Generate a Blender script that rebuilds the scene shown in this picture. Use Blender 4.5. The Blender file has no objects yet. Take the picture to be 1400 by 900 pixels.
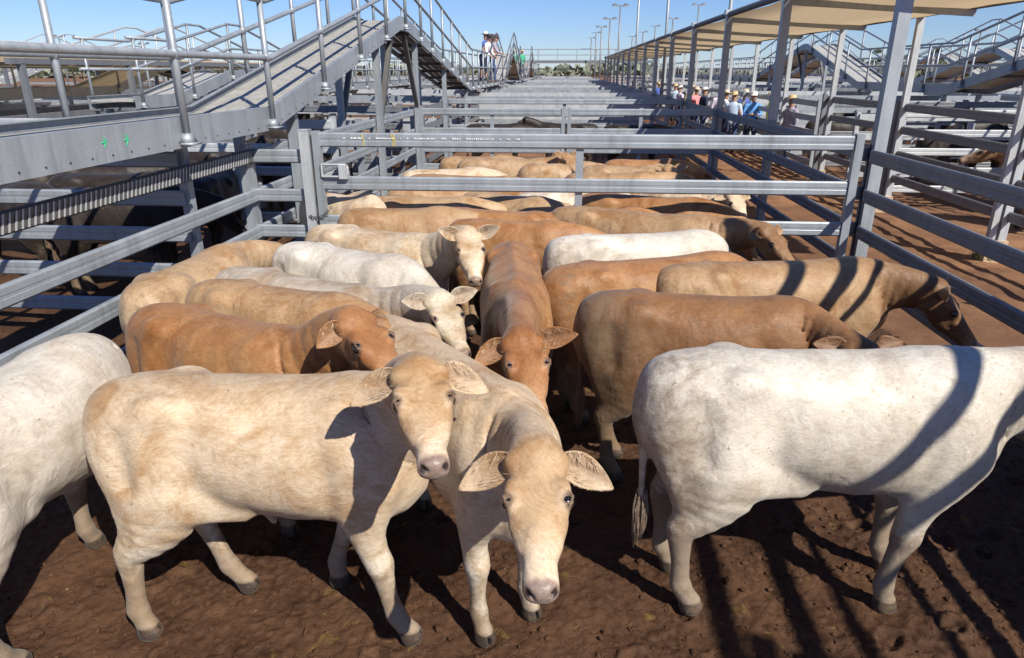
import bpy, math, random, time
import numpy as np
T0 = time.time()
random.seed(7); rng = np.random.default_rng(7)
S = bpy.context.scene
COL = S.collection
R = math.radians
# ------------------------------------------------------------------ camera
PF, PVX, PVY, CAMH = 940.0, 775.0, 97.0, 2.4
PITCH = math.atan((450 - PVY) / PF)
YAW = math.atan((PVX - 700) / (PF / math.cos(PITCH)))
cd = bpy.data.cameras.new('camera'); cam = bpy.data.objects.new('camera', cd); COL.objects.link(cam)
cam.location = (0, 0, CAMH); cam.rotation_euler = (math.pi / 2 - PITCH, 0, YAW)
cd.sensor_width = 36; cd.lens = 36 * PF / 1400; cd.clip_start = .05; cd.clip_end = 3000
S.camera = cam
# ------------------------------------------------------------------ light
SX, SY = .72, .82                                   # shadow shift per metre of height (towards -x, +y)
SUN_EL = math.atan(1 / math.hypot(SX, SY)); SUN_AZ = math.atan2(SX, -SY)      # azimuth of the sun, clockwise from +y
wd = bpy.data.worlds.new('World'); S.world = wd; wd.use_nodes = True
nt = wd.node_tree; bg = nt.nodes['Background']
sky = nt.nodes.new('ShaderNodeTexSky'); sky.sky_type = 'NISHITA'; sky.sun_disc = False
sky.sun_elevation = SUN_EL; sky.sun_rotation = SUN_AZ; sky.air_density = 1.0; sky.dust_density = .0; sky.ozone_density = 4.0
tint = nt.nodes.new('ShaderNodeMix'); tint.data_type = 'RGBA'; tint.blend_type = 'MULTIPLY'; tint.inputs[0].default_value = 1; tint.inputs[7].default_value = (.62, .75, 1.08, 1)
nt.links.new(sky.outputs[0], tint.inputs[6]); nt.links.new(tint.outputs[2], bg.inputs[0]); bg.inputs[1].default_value = .078
ld = bpy.data.lights.new('sun', 'SUN'); ld.energy = 5.0; ld.angle = R(.55); ld.color = (1, .94, .84)
sun = bpy.data.objects.new('sun', ld); COL.objects.link(sun)
sun.rotation_euler = (math.pi / 2 - SUN_EL, 0, math.pi - SUN_AZ)
sun.location = (20, -20, 30)
S.view_settings.view_transform = 'Standard'; S.view_settings.look = 'None'
S.view_settings.exposure = 0.5; S.view_settings.gamma = 1; S.view_settings.use_curve_mapping = False
S.cycles.max_bounces = 6; S.cycles.diffuse_bounces = 3; S.cycles.glossy_bounces = 3

# ------------------------------------------------------------------ helpers
def ray(px, py):
    x = (px - 700) / PF; y = -(py - 450) / PF
    f = np.array([-math.sin(YAW) * math.cos(PITCH), math.cos(YAW) * math.cos(PITCH), -math.sin(PITCH)])
    r = np.array([math.cos(YAW), math.sin(YAW), 0]); u = np.cross(r, f)
    return f + x * r + y * u
def atH(px, py, h):
    d = ray(px, py); return np.array([0, 0, CAMH]) + (h - CAMH) / d[2] * d
def atY(px, py, Y):
    d = ray(px, py); return np.array([0, 0, CAMH]) + Y / d[1] * d

def tag(o, label=None, cat=None, group=None, kind=None):
    if label: o['label'] = label
    if cat: o['category'] = cat
    if group: o['group'] = group
    if kind: o['kind'] = kind
    return o
def empty(name, loc=(0, 0, 0), rz=0):
    o = bpy.data.objects.new(name, None); COL.objects.link(o); o.location = loc; o.rotation_euler = (0, 0, rz)
    o.empty_display_size = .1
    return o
def mesh_np(name, V, Fq, smooth=True):
    """V (n,3), Fq (m,4) int array or list of tuples"""
    me = bpy.data.meshes.new(name)
    if isinstance(Fq, np.ndarray):
        k = Fq.shape[1]
        me.vertices.add(len(V)); me.vertices.foreach_set('co', np.asarray(V, np.float32).ravel())
        me.loops.add(Fq.size); me.loops.foreach_set('vertex_index', Fq.astype(np.int32).ravel())
        me.polygons.add(len(Fq)); me.polygons.foreach_set('loop_start', np.arange(0, Fq.size, k, dtype=np.int32))
        me.polygons.foreach_set('loop_total', np.full(len(Fq), k, np.int32))
    else:
        me.from_pydata([tuple(v) for v in V], [], Fq)
    me.polygons.foreach_set('use_smooth', np.full(len(me.polygons), bool(smooth)))
    me.update(calc_edges=True)
    return me
def link(name, me, mat, parent=None, loc=(0, 0, 0)):
    o = bpy.data.objects.new(name, me); COL.objects.link(o); o.location = loc
    if mat is not None and not me.materials: me.materials.append(mat)
    if parent is not None: o.parent = parent
    return o

class MB:
    """collects shapes given in world coordinates; build() stores them relative to the parent's base"""
    def __init__(s): s.v = []; s.f = []
    def add(s, vs, fs):
        n = len(s.v); s.v += [tuple(map(float, v)) for v in vs]; s.f += [tuple(i + n for i in f) for f in fs]; return s
    def box(s, a, b):
        x0, y0, z0 = a; x1, y1, z1 = b
        return s.add([(x0, y0, z0), (x1, y0, z0), (x1, y1, z0), (x0, y1, z0), (x0, y0, z1), (x1, y0, z1), (x1, y1, z1), (x0, y1, z1)],
                     [(0, 3, 2, 1), (4, 5, 6, 7), (0, 1, 5, 4), (1, 2, 6, 5), (2, 3, 7, 6), (3, 0, 4, 7)])
    def extr(s, a, b, prof, up=(0, 0, 1)):
        """profile [(side, up)] swept from a to b"""
        a = np.array(a, float); b = np.array(b, float); f = b - a; f /= np.linalg.norm(f)
        u = np.array(up, float)
        if abs(f @ u) > .98: u = np.array((0, 1., 0))
        sd = np.cross(f, u); sd /= np.linalg.norm(sd); u = np.cross(sd, f)
        n = len(prof); vs = []
        for p in (a, b):
            for q in prof: vs.append(p + sd * q[0] + u * q[1])
        fs = [(i, (i + 1) % n, n + (i + 1) % n, n + i) for i in range(n)]
        fs += [tuple(range(n - 1, -1, -1)), tuple(range(n, 2 * n))]
        return s.add(vs, fs)
    def tube(s, pts, r, n=8):
        pts = [np.array(p, float) for p in pts]; m = len(pts); vs = []
        rr = r if isinstance(r, (list, tuple)) else [r] * m
        prev = None
        for i, p in enumerate(pts):
            t = pts[min(i + 1, m - 1)] - pts[max(i - 1, 0)]; t /= np.linalg.norm(t) + 1e-9
            ref = np.array((0, 0, 1.)) if abs(t[2]) < .9 else np.array((1., 0, 0))
            if prev is not None: ref = prev
            a = ref - t * (ref @ t); a /= np.linalg.norm(a) + 1e-9; prev = a
            b = np.cross(t, a)
            for k in range(n):
                c = 2 * math.pi * (k + .5) / n; vs.append(p + rr[i] * (a * math.cos(c) + b * math.sin(c)))
        fs = []
        for i in range(m - 1):
            for k in range(n): fs.append((i * n + k, i * n + (k + 1) % n, (i + 1) * n + (k + 1) % n, (i + 1) * n + k))
        fs += [tuple(range(n - 1, -1, -1)), tuple(range((m - 1) * n, m * n))]
        return s.add(vs, fs)
    def build(s, name, mat, parent=None, smooth=False, loc=None):
        if not s.v: return None
        o0 = np.array(parent_loc(parent)) if parent is not None else np.array(loc if loc is not None else (0, 0, 0), float)
        V = np.array(s.v) - o0
        me = bpy.data.meshes.new(name); me.from_pydata([tuple(v) for v in V], [], s.f)
        if smooth:
            me.polygons.foreach_set('use_smooth', [len(f) < 5 for f in s.f])
        me.update()
        return link(name, me, mat, parent, (0, 0, 0) if parent is not None else tuple(o0))
def parent_loc(p):
    l = np.zeros(3)
    while p is not None: l += np.array(p.location); p = p.parent
    return l
def copy_tree(o, parent=None):
    c = o.copy(); COL.objects.link(c); c.parent = parent
    for ch in [x for x in COL.objects if x.parent == o]: copy_tree(ch, c)
    return c

# ------------------------------------------------------------------ materials
def newmat(name):
    m = bpy.data.materials.new(name); m.use_nodes = True; n = m.node_tree
    return m, n, n.nodes, n.links, n.nodes['Principled BSDF']
def nz(N, L, vec, scale, detail=4, rough=.55, dist=0, dim=None):
    t = N.new('ShaderNodeTexNoise'); t.inputs['Scale'].default_value = scale; t.inputs['Detail'].default_value = detail
    t.inputs['Roughness'].default_value = rough; t.inputs['Distortion'].default_value = dist
    if vec is not None: L.new(vec, t.inputs['Vector'])
    return t.outputs[0]
def ramp(N, L, fac, stops, interp='LINEAR'):
    r = N.new('ShaderNodeValToRGB'); r.color_ramp.interpolation = interp
    e = r.color_ramp.elements
    while len(e) < len(stops): e.new(.5)
    for i, (p, c) in enumerate(stops):
        e[i].position = p; e[i].color = (c, c, c, 1) if isinstance(c, (int, float)) else tuple(c) + (1,)
    L.new(fac, r.inputs[0]); return r.outputs[0]
def mixc(N, L, fac, a, b, typ='MIX'):
    m = N.new('ShaderNodeMix'); m.data_type = 'RGBA'; m.blend_type = typ
    for s_, v in ((m.inputs[0], fac), (m.inputs[6], a), (m.inputs[7], b)):
        if isinstance(v, (int, float)): s_.default_value = v
        elif isinstance(v, tuple): s_.default_value = v + (1,) if len(v) == 3 else v
        else: L.new(v, s_)
    return m.outputs[2]
def mapping(N, L, vec, scale=(1, 1, 1), rot=(0, 0, 0)):
    m = N.new('ShaderNodeMapping'); m.inputs['Scale'].default_value = scale; m.inputs['Rotation'].default_value = rot
    L.new(vec, m.inputs['Vector']); return m.outputs[0]
def bump(N, L, b, h, strength=.3, dist=.01, prev=None):
    n = N.new('ShaderNodeBump'); n.inputs['Strength'].default_value = strength; n.inputs['Distance'].default_value = dist
    L.new(h, n.inputs['Height'])
    if prev is not None: L.new(prev, n.inputs['Normal'])
    L.new(n.outputs[0], b.inputs['Normal']); return n.outputs[0]
def world_vec(N): return N.new('ShaderNodeNewGeometry').outputs['Position']
def obj_vec(N): return N.new('ShaderNodeTexCoord').outputs['Object']

def galv(name, base=(.36, .39, .42), metal=.55, rough=.42, dirt=.35):
    m, n, N, L, b = newmat(name)
    P = world_vec(N)
    a = nz(N, L, P, 55, 3, .6); c = nz(N, L, mapping(N, L, P, (1, 1, .35)), 3.2, 5, .65); d = nz(N, L, P, 12, 6, .7)
    col = mixc(N, L, ramp(N, L, a, [(.35, 0.), (.65, 1.)]), tuple(x * .94 for x in base), tuple(min(1, x * 1.06) for x in base))
    col = mixc(N, L, ramp(N, L, c, [(.45, 0.), (.75, .7)]), col, tuple(min(1, x * 1.22) for x in base))
    st = nz(N, L, mapping(N, L, P, (9, 9, .8)), 1, 5, .7); col = mixc(N, L, ramp(N, L, st, [(.50, 0.), (.72, .7)]), col, tuple(x * .62 for x in base))
    col = mixc(N, L, ramp(N, L, d, [(.58, 0.), (.75, dirt)]), col, (.20, .15, .11))
    L.new(col, b.inputs['Base Color']); b.inputs['Metallic'].default_value = metal
    L.new(ramp(N, L, c, [(.3, rough - .1), (.7, rough + .14)]), b.inputs['Roughness'])
    bump(N, L, b, a, .08, .002)
    return m
M = {}
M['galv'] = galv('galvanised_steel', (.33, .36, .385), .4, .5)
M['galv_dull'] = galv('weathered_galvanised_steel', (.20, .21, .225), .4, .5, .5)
M['galv_pale'] = galv('pale_galvanised_steel', (.44, .46, .475), .25, .5, .3)
M['galv_dark'] = galv('dark_weathered_and_shaded_steel', (.12, .115, .11), .4, .55, .5)  # also colours the left top rail as if in shade
def plain(name, col, rough=.6, metal=0, noise=.15, sc=20):
    m, n, N, L, b = newmat(name)
    a = nz(N, L, obj_vec(N), sc, 4)
    L.new(mixc(N, L, ramp(N, L, a, [(.3, 0.), (.7, 1.)]), tuple(c * (1 - noise) for c in col), tuple(min(1, c * (1 + noise)) for c in col)), b.inputs['Base Color'])
    b.inputs['Roughness'].default_value = rough; b.inputs['Metallic'].default_value = metal
    return m
M['deck'] = plain('aluminium_deck_plank', (.47, .455, .41), .5, .25, .15, 8)
M['concrete'] = plain('stained_concrete', (.42, .36, .29), .9, 0, .25, 9)
M['timber'] = plain('dusty_post_base', (.45, .33, .22), .9, 0, .2, 14)
M['rubber'] = plain('dark_pipe', (.03, .03, .035), .6)
M['white'] = plain('white_print', (.75, .75, .72), .7); M['yellow'] = plain('yellow_crayon', (.62, .47, .06), .8)
M['green'] = plain('green_crayon', (.03, .42, .20), .8)
def shadecloth():
    m, n, N, L, b = newmat('tan_shade_cloth')
    P = world_vec(N); c = nz(N, L, mapping(N, L, P, (.6, 3, 1)), 1.3, 4)
    L.new(mixc(N, L, c, (.60, .53, .43), (.70, .62, .50)), b.inputs['Base Color']); b.inputs['Roughness'].default_value = .9
    tr = N.new('ShaderNodeBsdfTranslucent'); tr.inputs[0].default_value = (.86, .76, .60, 1)
    mx = N.new('ShaderNodeMixShader'); mx.inputs[0].default_value = .6
    L.new(b.outputs[0], mx.inputs[1]); L.new(tr.outputs[0], mx.inputs[2]); L.new(mx.outputs[0], N['Material Output'].inputs[0])
    return m
M['cloth'] = shadecloth()

def ground_mat(name, mud):
    m, n, N, L, b = newmat(name)
    P = world_vec(N)
    a = nz(N, L, P, .35, 4, .6); c = nz(N, L, P, 2.6, 8, .62); d = nz(N, L, P, 22, 6, .65); e = nz(N, L, P, 90, 3, .6)
    if mud:
        col = mixc(N, L, ramp(N, L, c, [(.36, 0.), (.64, 1.)]), (.036, .0165, .0085), (.082, .040, .021))
        col = mixc(N, L, ramp(N, L, d, [(.40, 0.), (.7, .7)]), col, (.110, .058, .032))
        col = mixc(N, L, ramp(N, L, nz(N, L, P, 5.5, 5, .6, .6), [(.63, 0.), (.69, .6)]), col, (.17, .11, .03))   # dung
        col = mixc(N, L, ramp(N, L, nz(N, L, P, 19, 5, .7, .8), [(.66, 0.), (.70, .75)]), col, (.23, .16, .06))    # straw and dung flecks
        rg = ramp(N, L, c, [(.3, .55), (.6, .85)])
    else:
        col = mixc(N, L, ramp(N, L, c, [(.36, 0.), (.64, 1.)]), (.15, .075, .038), (.26, .135, .072))
        col = mixc(N, L, ramp(N, L, d, [(.45, 0.), (.7, .6)]), col, (.32, .19, .11))
        col = mixc(N, L, ramp(N, L, a, [(.42, 0.), (.6, .8)]), col, (.12, .062, .035))
        rg = None
    L.new(col, b.inputs['Base Color'])
    if rg is not None: L.new(rg, b.inputs['Roughness'])
    else: b.inputs['Roughness'].default_value = .9
    b.inputs['Specular IOR Level'].default_value = .18
    vo = N.new('ShaderNodeTexVoronoi'); vo.feature = 'DISTANCE_TO_EDGE'; vo.inputs['Scale'].default_value = 11
    wq = N.new('ShaderNodeVectorMath'); wq.operation = 'MULTIPLY_ADD'; wn = N.new('ShaderNodeTexNoise'); wn.inputs['Scale'].default_value = 6; wn.inputs['Detail'].default_value = 5; L.new(P, wn.inputs['Vector'])
    L.new(wn.outputs['Color'], wq.inputs[0]); wq.inputs[1].default_value = (.22, .22, .22); L.new(P, wq.inputs[2]); L.new(wq.outputs[0], vo.inputs['Vector'])
    x = bump(N, L, b, nz(N, L, P, 34, 8, .75), .6, .010); x = bump(N, L, b, ramp(N, L, vo.outputs['Distance'], [(0., 0.), (.045, 1.)]), .45, .008, x); x = bump(N, L, b, e, .4, .004, x)
    return m
M['mud'] = ground_mat('trodden_mud', True); M['soil'] = ground_mat('red_dry_soil', False)

# ------------------------------------------------------------------ ground
def vnoise(x, y, sc, seed):
    g = np.random.default_rng(seed).random((257, 257)).astype(np.float32)
    x = (x * sc) % 256; y = (y * sc) % 256
    i = np.floor(x).astype(int); j = np.floor(y).astype(int); u = x - i; v = y - j; u = u * u * (3 - 2 * u); v = v * v * (3 - 2 * v)
    i %= 256; j %= 256
    return (g[i, j] * (1 - u) + g[i + 1, j] * u) * (1 - v) + (g[i, j + 1] * (1 - u) + g[i + 1, j + 1] * u) * v
gp = MB(); gp.add([(-1500, -300, -.06), (1500, -300, -.06), (1500, 2500, -.06), (-1500, 2500, -.06)], [(0, 1, 2, 3)])
tag(gp.build('ground', M['soil']), kind='structure')
def soil_sheet(name, x0, x1, y0, y1, st, amp, mat, clod):
    xs = np.arange(x0, x1 + st, st); ys = np.arange(y0, y1 + st, st); X, Y = np.meshgrid(xs, ys, indexing='ij')
    Z = (vnoise(X, Y, 1.1, 1) - .5) * .05 + (vnoise(X + 9, Y, 4.3, 2) - .5) * .03
    if clod:
        n1 = vnoise(X + vnoise(X, Y, 5, 8) * .25, Y + vnoise(X, Y, 5, 9) * .25, 7, 3); n2 = vnoise(X + .03 * vnoise(X, Y, 20, 18), Y, 26, 4)
        r = 1 - np.abs(2 * n1 - 1)
        Z += (r ** 4) * .010 + (np.clip(n2 - .55, 0, 1)) * .030 * vnoise(X, Y, 1.7, 5) + (vnoise(X * .8 + Y * .6, Y * .8 - X * .6, 38, 6) - .5) * .010 + (vnoise(X, Y, 60, 7) - .5) * .010
        rr = np.random.default_rng(3)
        for k in range(70):                                     # hoof prints
            hx, hy = rr.uniform(x0, x1), rr.uniform(y0, min(y1, 4.5)); a = rr.uniform(0, 6.28); q = rr.uniform(.035, .055)
            i0, i1 = int((hx - x0 - .15) / st), int((hx - x0 + .15) / st); j0, j1 = int((hy - y0 - .15) / st), int((hy - y0 + .15) / st)
            if i0 < 0 or j0 < 0: continue
            dx = X[i0:i1, j0:j1] - hx; dy = Y[i0:i1, j0:j1] - hy
            u = dx * math.cos(a) + dy * math.sin(a); v = -dx * math.sin(a) + dy * math.cos(a)
            d2 = (u / 1.35) ** 2 + v ** 2
            Z[i0:i1, j0:j1] += -.022 * np.exp(-(d2 / q ** 2) ** 2) + .014 * np.exp(-((np.sqrt(d2) - q * 1.35) / .016) ** 2) + .012 * np.exp(-(v / .008) ** 2) * np.exp(-(d2 / q ** 2) ** 2)
    else:
        Z += (vnoise(X, Y, 9, 5) - .5) * .02
    Z -= .018
    n, m_ = X.shape; V = np.stack([X.ravel(), Y.ravel(), Z.ravel()], 1)
    a = (np.arange(n - 1)[:, None] * m_ + np.arange(m_ - 1)[None, :]).ravel()
    Fq = np.stack([a, a + m_, a + m_ + 1, a + 1], 1)
    return tag(link(name, mesh_np(name, V, Fq), mat), kind='structure')
soil_sheet('muddy_ground', -3.3, 3.22, .9, 4.6, .0125, 1, M['mud'], True)
def clods():
    rs = np.random.default_rng(21); n = 5200
    t = (1 + 5 ** .5) / 2; iv = np.array([(-1, t, 0), (1, t, 0), (-1, -t, 0), (1, -t, 0), (0, -1, t), (0, 1, t), (0, -1, -t), (0, 1, -t), (t, 0, -1), (t, 0, 1), (-t, 0, -1), (-t, 0, 1)]) / 1.9
    ff = np.array([(0, 11, 5), (0, 5, 1), (0, 1, 7), (0, 7, 10), (0, 10, 11), (1, 5, 9), (5, 11, 4), (11, 10, 2), (10, 7, 6), (7, 1, 8), (3, 9, 4), (3, 4, 2), (3, 2, 6), (3, 6, 8), (3, 8, 9), (4, 9, 5), (2, 4, 11), (6, 2, 10), (8, 6, 7), (9, 8, 1)])
    x = rs.uniform(-3.2, 3.1, n); y = rs.uniform(1.6, 4.6, n); keep = vnoise(x, y, 1.9, 31) + .25 * vnoise(x, y, 7, 32) > rs.uniform(.3, .95, n); x, y = x[keep], y[keep]; n = len(x)
    r = rs.gamma(2.0, .0032, n) + .003; V = (iv[None] * (1 + rs.uniform(-.32, .32, (n, 12, 1))) * r[:, None, None] * rs.uniform(.6, 1.3, (n, 1, 3))); V[:, :, 2] *= .75
    z = (vnoise(x, y, 1.1, 1) - .5) * .05 + (vnoise(x + 9, y, 4.3, 2) - .5) * .03 - .014; V += np.stack([x, y, z + r * .3], 1)[:, None]
    o = link('dirt_clods', mesh_np('dirt_clods', V.reshape(-1, 3), (ff[None] + 12 * np.arange(n)[:, None, None]).reshape(-1, 3), False), M['mud']); tag(o, 'crumbly brown dirt clods trodden into the front pen floor', 'dirt', kind='stuff')
clods()
soil_sheet('pen_ground', -3.3, 3.22, 4.6, 20, .08, 1, M['mud'], False)
soil_sheet('aisle_ground', 3.22, 9.5, -2, 40, .08, 1, M['soil'], False)
soil_sheet('side_ground', -14, -3.3, -1, 20, .06, 1, M['mud'], False)

# ------------------------------------------------------------------ implicit surface engine (smooth unions of swept ellipses)
def nrm(v): v = np.asarray(v, float); return v / (np.linalg.norm(v) + 1e-12)
def catmull(A, sub):
    A = np.asarray(A, float); n = len(A); out = []
    for i in range(n - 1):
        p0, p1, p2, p3 = A[max(i - 1, 0)], A[i], A[i + 1], A[min(i + 2, n - 1)]
        for k in range(sub):
            t = k / sub
            out.append(.5 * ((2 * p1) + (p2 - p0) * t + (2 * p0 - 5 * p1 + 4 * p2 - p3) * t * t + (3 * p1 - p0 - 3 * p2 + p3) * t ** 3))
    out.append(A[-1]); return np.array(out)
class Chain:
    """stations: (pos3, half width, up radius, down radius); side vector(s); k = blend; sign = -1 carves"""
    def __init__(s, st, side=(0, 1, 0), k=.03, sub=2, n=2.0, sign=1, cap=None):
        pos = np.array([q[0] for q in st], float); rad = np.array([q[1:4] for q in st], float)
        sd = np.array(side, float)
        if sd.ndim == 1: sd = np.repeat(sd[None], len(st), 0)
        if len(st) > 1 and sub > 1:
            al = catmull(np.concatenate([pos, rad, sd], 1), sub); pos, rad, sd = al[:, :3], al[:, 3:6], al[:, 6:]
        s.pos = pos; s.rad = np.maximum(rad, .004); s.sd = sd; s.k = k; s.n = n; s.sign = sign; s.cap = cap
        m = s.rad.max() + max(k, .02) + .01
        s.lo = pos.min(0) - m; s.hi = pos.max(0) + m
    def ev(s, P):
        P = P.astype(np.float32); best = np.full(len(P), 9., np.float32)
        pos, rad, sd = s.pos, s.rad, s.sd
        for i in range(max(1, len(pos) - 1)):
            a = pos[i]; b = pos[min(i + 1, len(pos) - 1)]; ab = b - a; L = np.linalg.norm(ab)
            rm = max(rad[i].max(), rad[min(i + 1, len(pos) - 1)].max()) + max(s.k, .02) + .01
            if len(pos) > 2:
                lo = np.minimum(a, b) - rm; hi = np.maximum(a, b) + rm
                idx = np.nonzero(((P > lo) & (P < hi)).all(1))[0]
                if not len(idx): continue
                Q = P[idx]
            else: idx = slice(None); Q = P
            f = ab / L if L > 1e-6 else np.array((1., 0, 0))
            sv = sd[i] - f * (sd[i] @ f); sv /= np.linalg.norm(sv) + 1e-9; u = np.cross(f, sv)
            d = Q - a.astype(np.float32)
            df = d @ f.astype(np.float32)
            t = np.clip(df / max(L, 1e-6), 0, 1) if L > 1e-6 else np.zeros(len(Q), np.float32)
            rf = df - t * L; rs = d @ sv.astype(np.float32); ru = d @ u.astype(np.float32)
            j = min(i + 1, len(pos) - 1)
            w = rad[i, 0] * (1 - t) + rad[j, 0] * t
            h = np.where(ru > 0, rad[i, 1] * (1 - t) + rad[j, 1] * t, rad[i, 2] * (1 - t) + rad[j, 2] * t)
            mn = np.minimum(w, h); c = mn if s.cap is None else mn * 0 + s.cap
            A = np.abs(rs / w); B = np.abs(ru / h); C = np.abs(rf / c)
            if s.n == 2.0:
                k0 = np.sqrt(A * A + B * B + C * C); k1 = np.sqrt((A / w) ** 2 + (B / h) ** 2 + (C / c) ** 2) + 1e-6
                dd = k0 * (k0 - 1) / k1
            else:
                k0 = (A ** s.n + B ** s.n + C ** s.n) ** (1 / s.n); dd = (k0 - 1) * mn
            best[idx] = np.minimum(best[idx], dd)
        return best
def field(ops, P):
    F = np.full(len(P), 1., np.float32)
    for c in ops:
        idx = np.nonzero(((P > c.lo) & (P < c.hi)).all(1))[0]
        if not len(idx): continue
        d = c.ev(P[idx]); F0 = F[idx]; k = max(c.k, 1e-4)
        if c.sign > 0:
            h = np.maximum(k - np.abs(F0 - d), 0) / k; F[idx] = np.minimum(F0, d) - h * h * k * .25
        else:
            d = -d; h = np.maximum(k - np.abs(F0 - d), 0) / k; F[idx] = np.maximum(F0, d) + h * h * k * .25
    return F
def sdf_mesh(ops, vox):
    """narrow-band sampling and surface nets -> V, quads"""
    lo = np.min([c.lo for c in ops if c.sign > 0], 0) - 2 * vox; hi = np.max([c.hi for c in ops if c.sign > 0], 0) + 2 * vox
    K = 4; cv = vox * K
    nc = np.ceil((hi - lo) / cv).astype(int) + 1
    g = [lo[i] + cv * (np.arange(nc[i]) + .5 - .5 / K) for i in range(3)]
    C = np.stack(np.meshgrid(*g, indexing='ij'), -1).reshape(-1, 3).astype(np.float32)
    Fc = field(ops, C)
    near = (np.abs(Fc) < cv * 1.7).reshape(nc)
    D = near.copy()
    for ax in range(3):
        D |= np.roll(near, 1, ax) | np.roll(near, -1, ax)
    near = near | (D & (np.abs(Fc.reshape(nc)) < cv * 2.6))
    N = nc * K
    F = np.repeat(np.repeat(np.repeat(np.where(Fc < 0, -1., 1.).astype(np.float32).reshape(nc), K, 0), K, 1), K, 2)
    ci = np.argwhere(near)
    off = np.stack(np.meshgrid(*[np.arange(K)] * 3, indexing='ij'), -1).reshape(-1, 3)
    ii = (ci[:, None, :] * K + off[None]).reshape(-1, 3)
    P = (lo + ii * vox).astype(np.float32)
    F[ii[:, 0], ii[:, 1], ii[:, 2]] = field(ops, P)
    ins = F < 0
    c8 = [(a, b, c) for a in (0, 1) for b in (0, 1) for c in (0, 1)]
    sl = lambda A, o: A[o[0]:N[0] - 1 + o[0], o[1]:N[1] - 1 + o[1], o[2]:N[2] - 1 + o[2]]
    cnt = sum(sl(ins, o).astype(np.int8) for o in c8)
    act = np.argwhere((cnt > 0) & (cnt < 8))
    vals = {o: F[act[:, 0] + o[0], act[:, 1] + o[1], act[:, 2] + o[2]] for o in c8}
    acc = np.zeros((len(act), 3), np.float32); num = np.zeros(len(act), np.float32)
    for o in c8:
        for ax in range(3):
            if o[ax]: continue
            q = list(o); q[ax] = 1; q = tuple(q); a, b = vals[o], vals[q]
            m = (a < 0) != (b < 0); t = np.where(m, a / np.where(m, a - b, 1), 0)
            p = np.tile(np.array(o, np.float32), (len(act), 1)); p[:, ax] = t
            acc += p * m[:, None]; num += m
    V = lo + (act + acc / num[:, None]) * vox
    idm = np.full(N, -1, np.int32); idm[act[:, 0], act[:, 1], act[:, 2]] = np.arange(len(act))
    quads = []
    for ax in range(3):
        u, v = (ax + 1) % 3, (ax + 2) % 3
        a = ins; sA = [slice(1, N[i] - 1) for i in range(3)]; sB = list(sA); sA[ax] = slice(0, N[ax] - 1); sB[ax] = slice(1, N[ax])
        A = ins[tuple(sA)]; B = ins[tuple(sB)]
        e = np.argwhere(A != B); fl = A[e[:, 0], e[:, 1], e[:, 2]]
        base = e + np.array([0 if i == ax else 1 for i in range(3)])
        du = np.zeros(3, int); du[u] = 1; dv = np.zeros(3, int); dv[v] = 1
        g4 = [idm[tuple((base - x).T)] for x in (du * 0, du, du + dv, dv)]
        q = np.stack(g4, 1); q[~fl] = q[~fl][:, ::-1]
        quads.append(q[(q >= 0).all(1)])
    Q = np.concatenate(quads)[:, ::-1]
    # light relaxation
    for _ in range(2):
        s_ = np.zeros_like(V); n_ = np.zeros(len(V))
        for k in range(4):
            a, b = Q[:, k], Q[:, (k + 1) % 4]
            for i in range(3): s_[:, i] += np.bincount(a, V[b, i], len(V))
            n_ += np.bincount(a, minlength=len(V))
        V = V * .45 + .55 * s_ / np.maximum(n_, 1)[:, None]
    return V, Q[:, ::-1]

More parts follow.
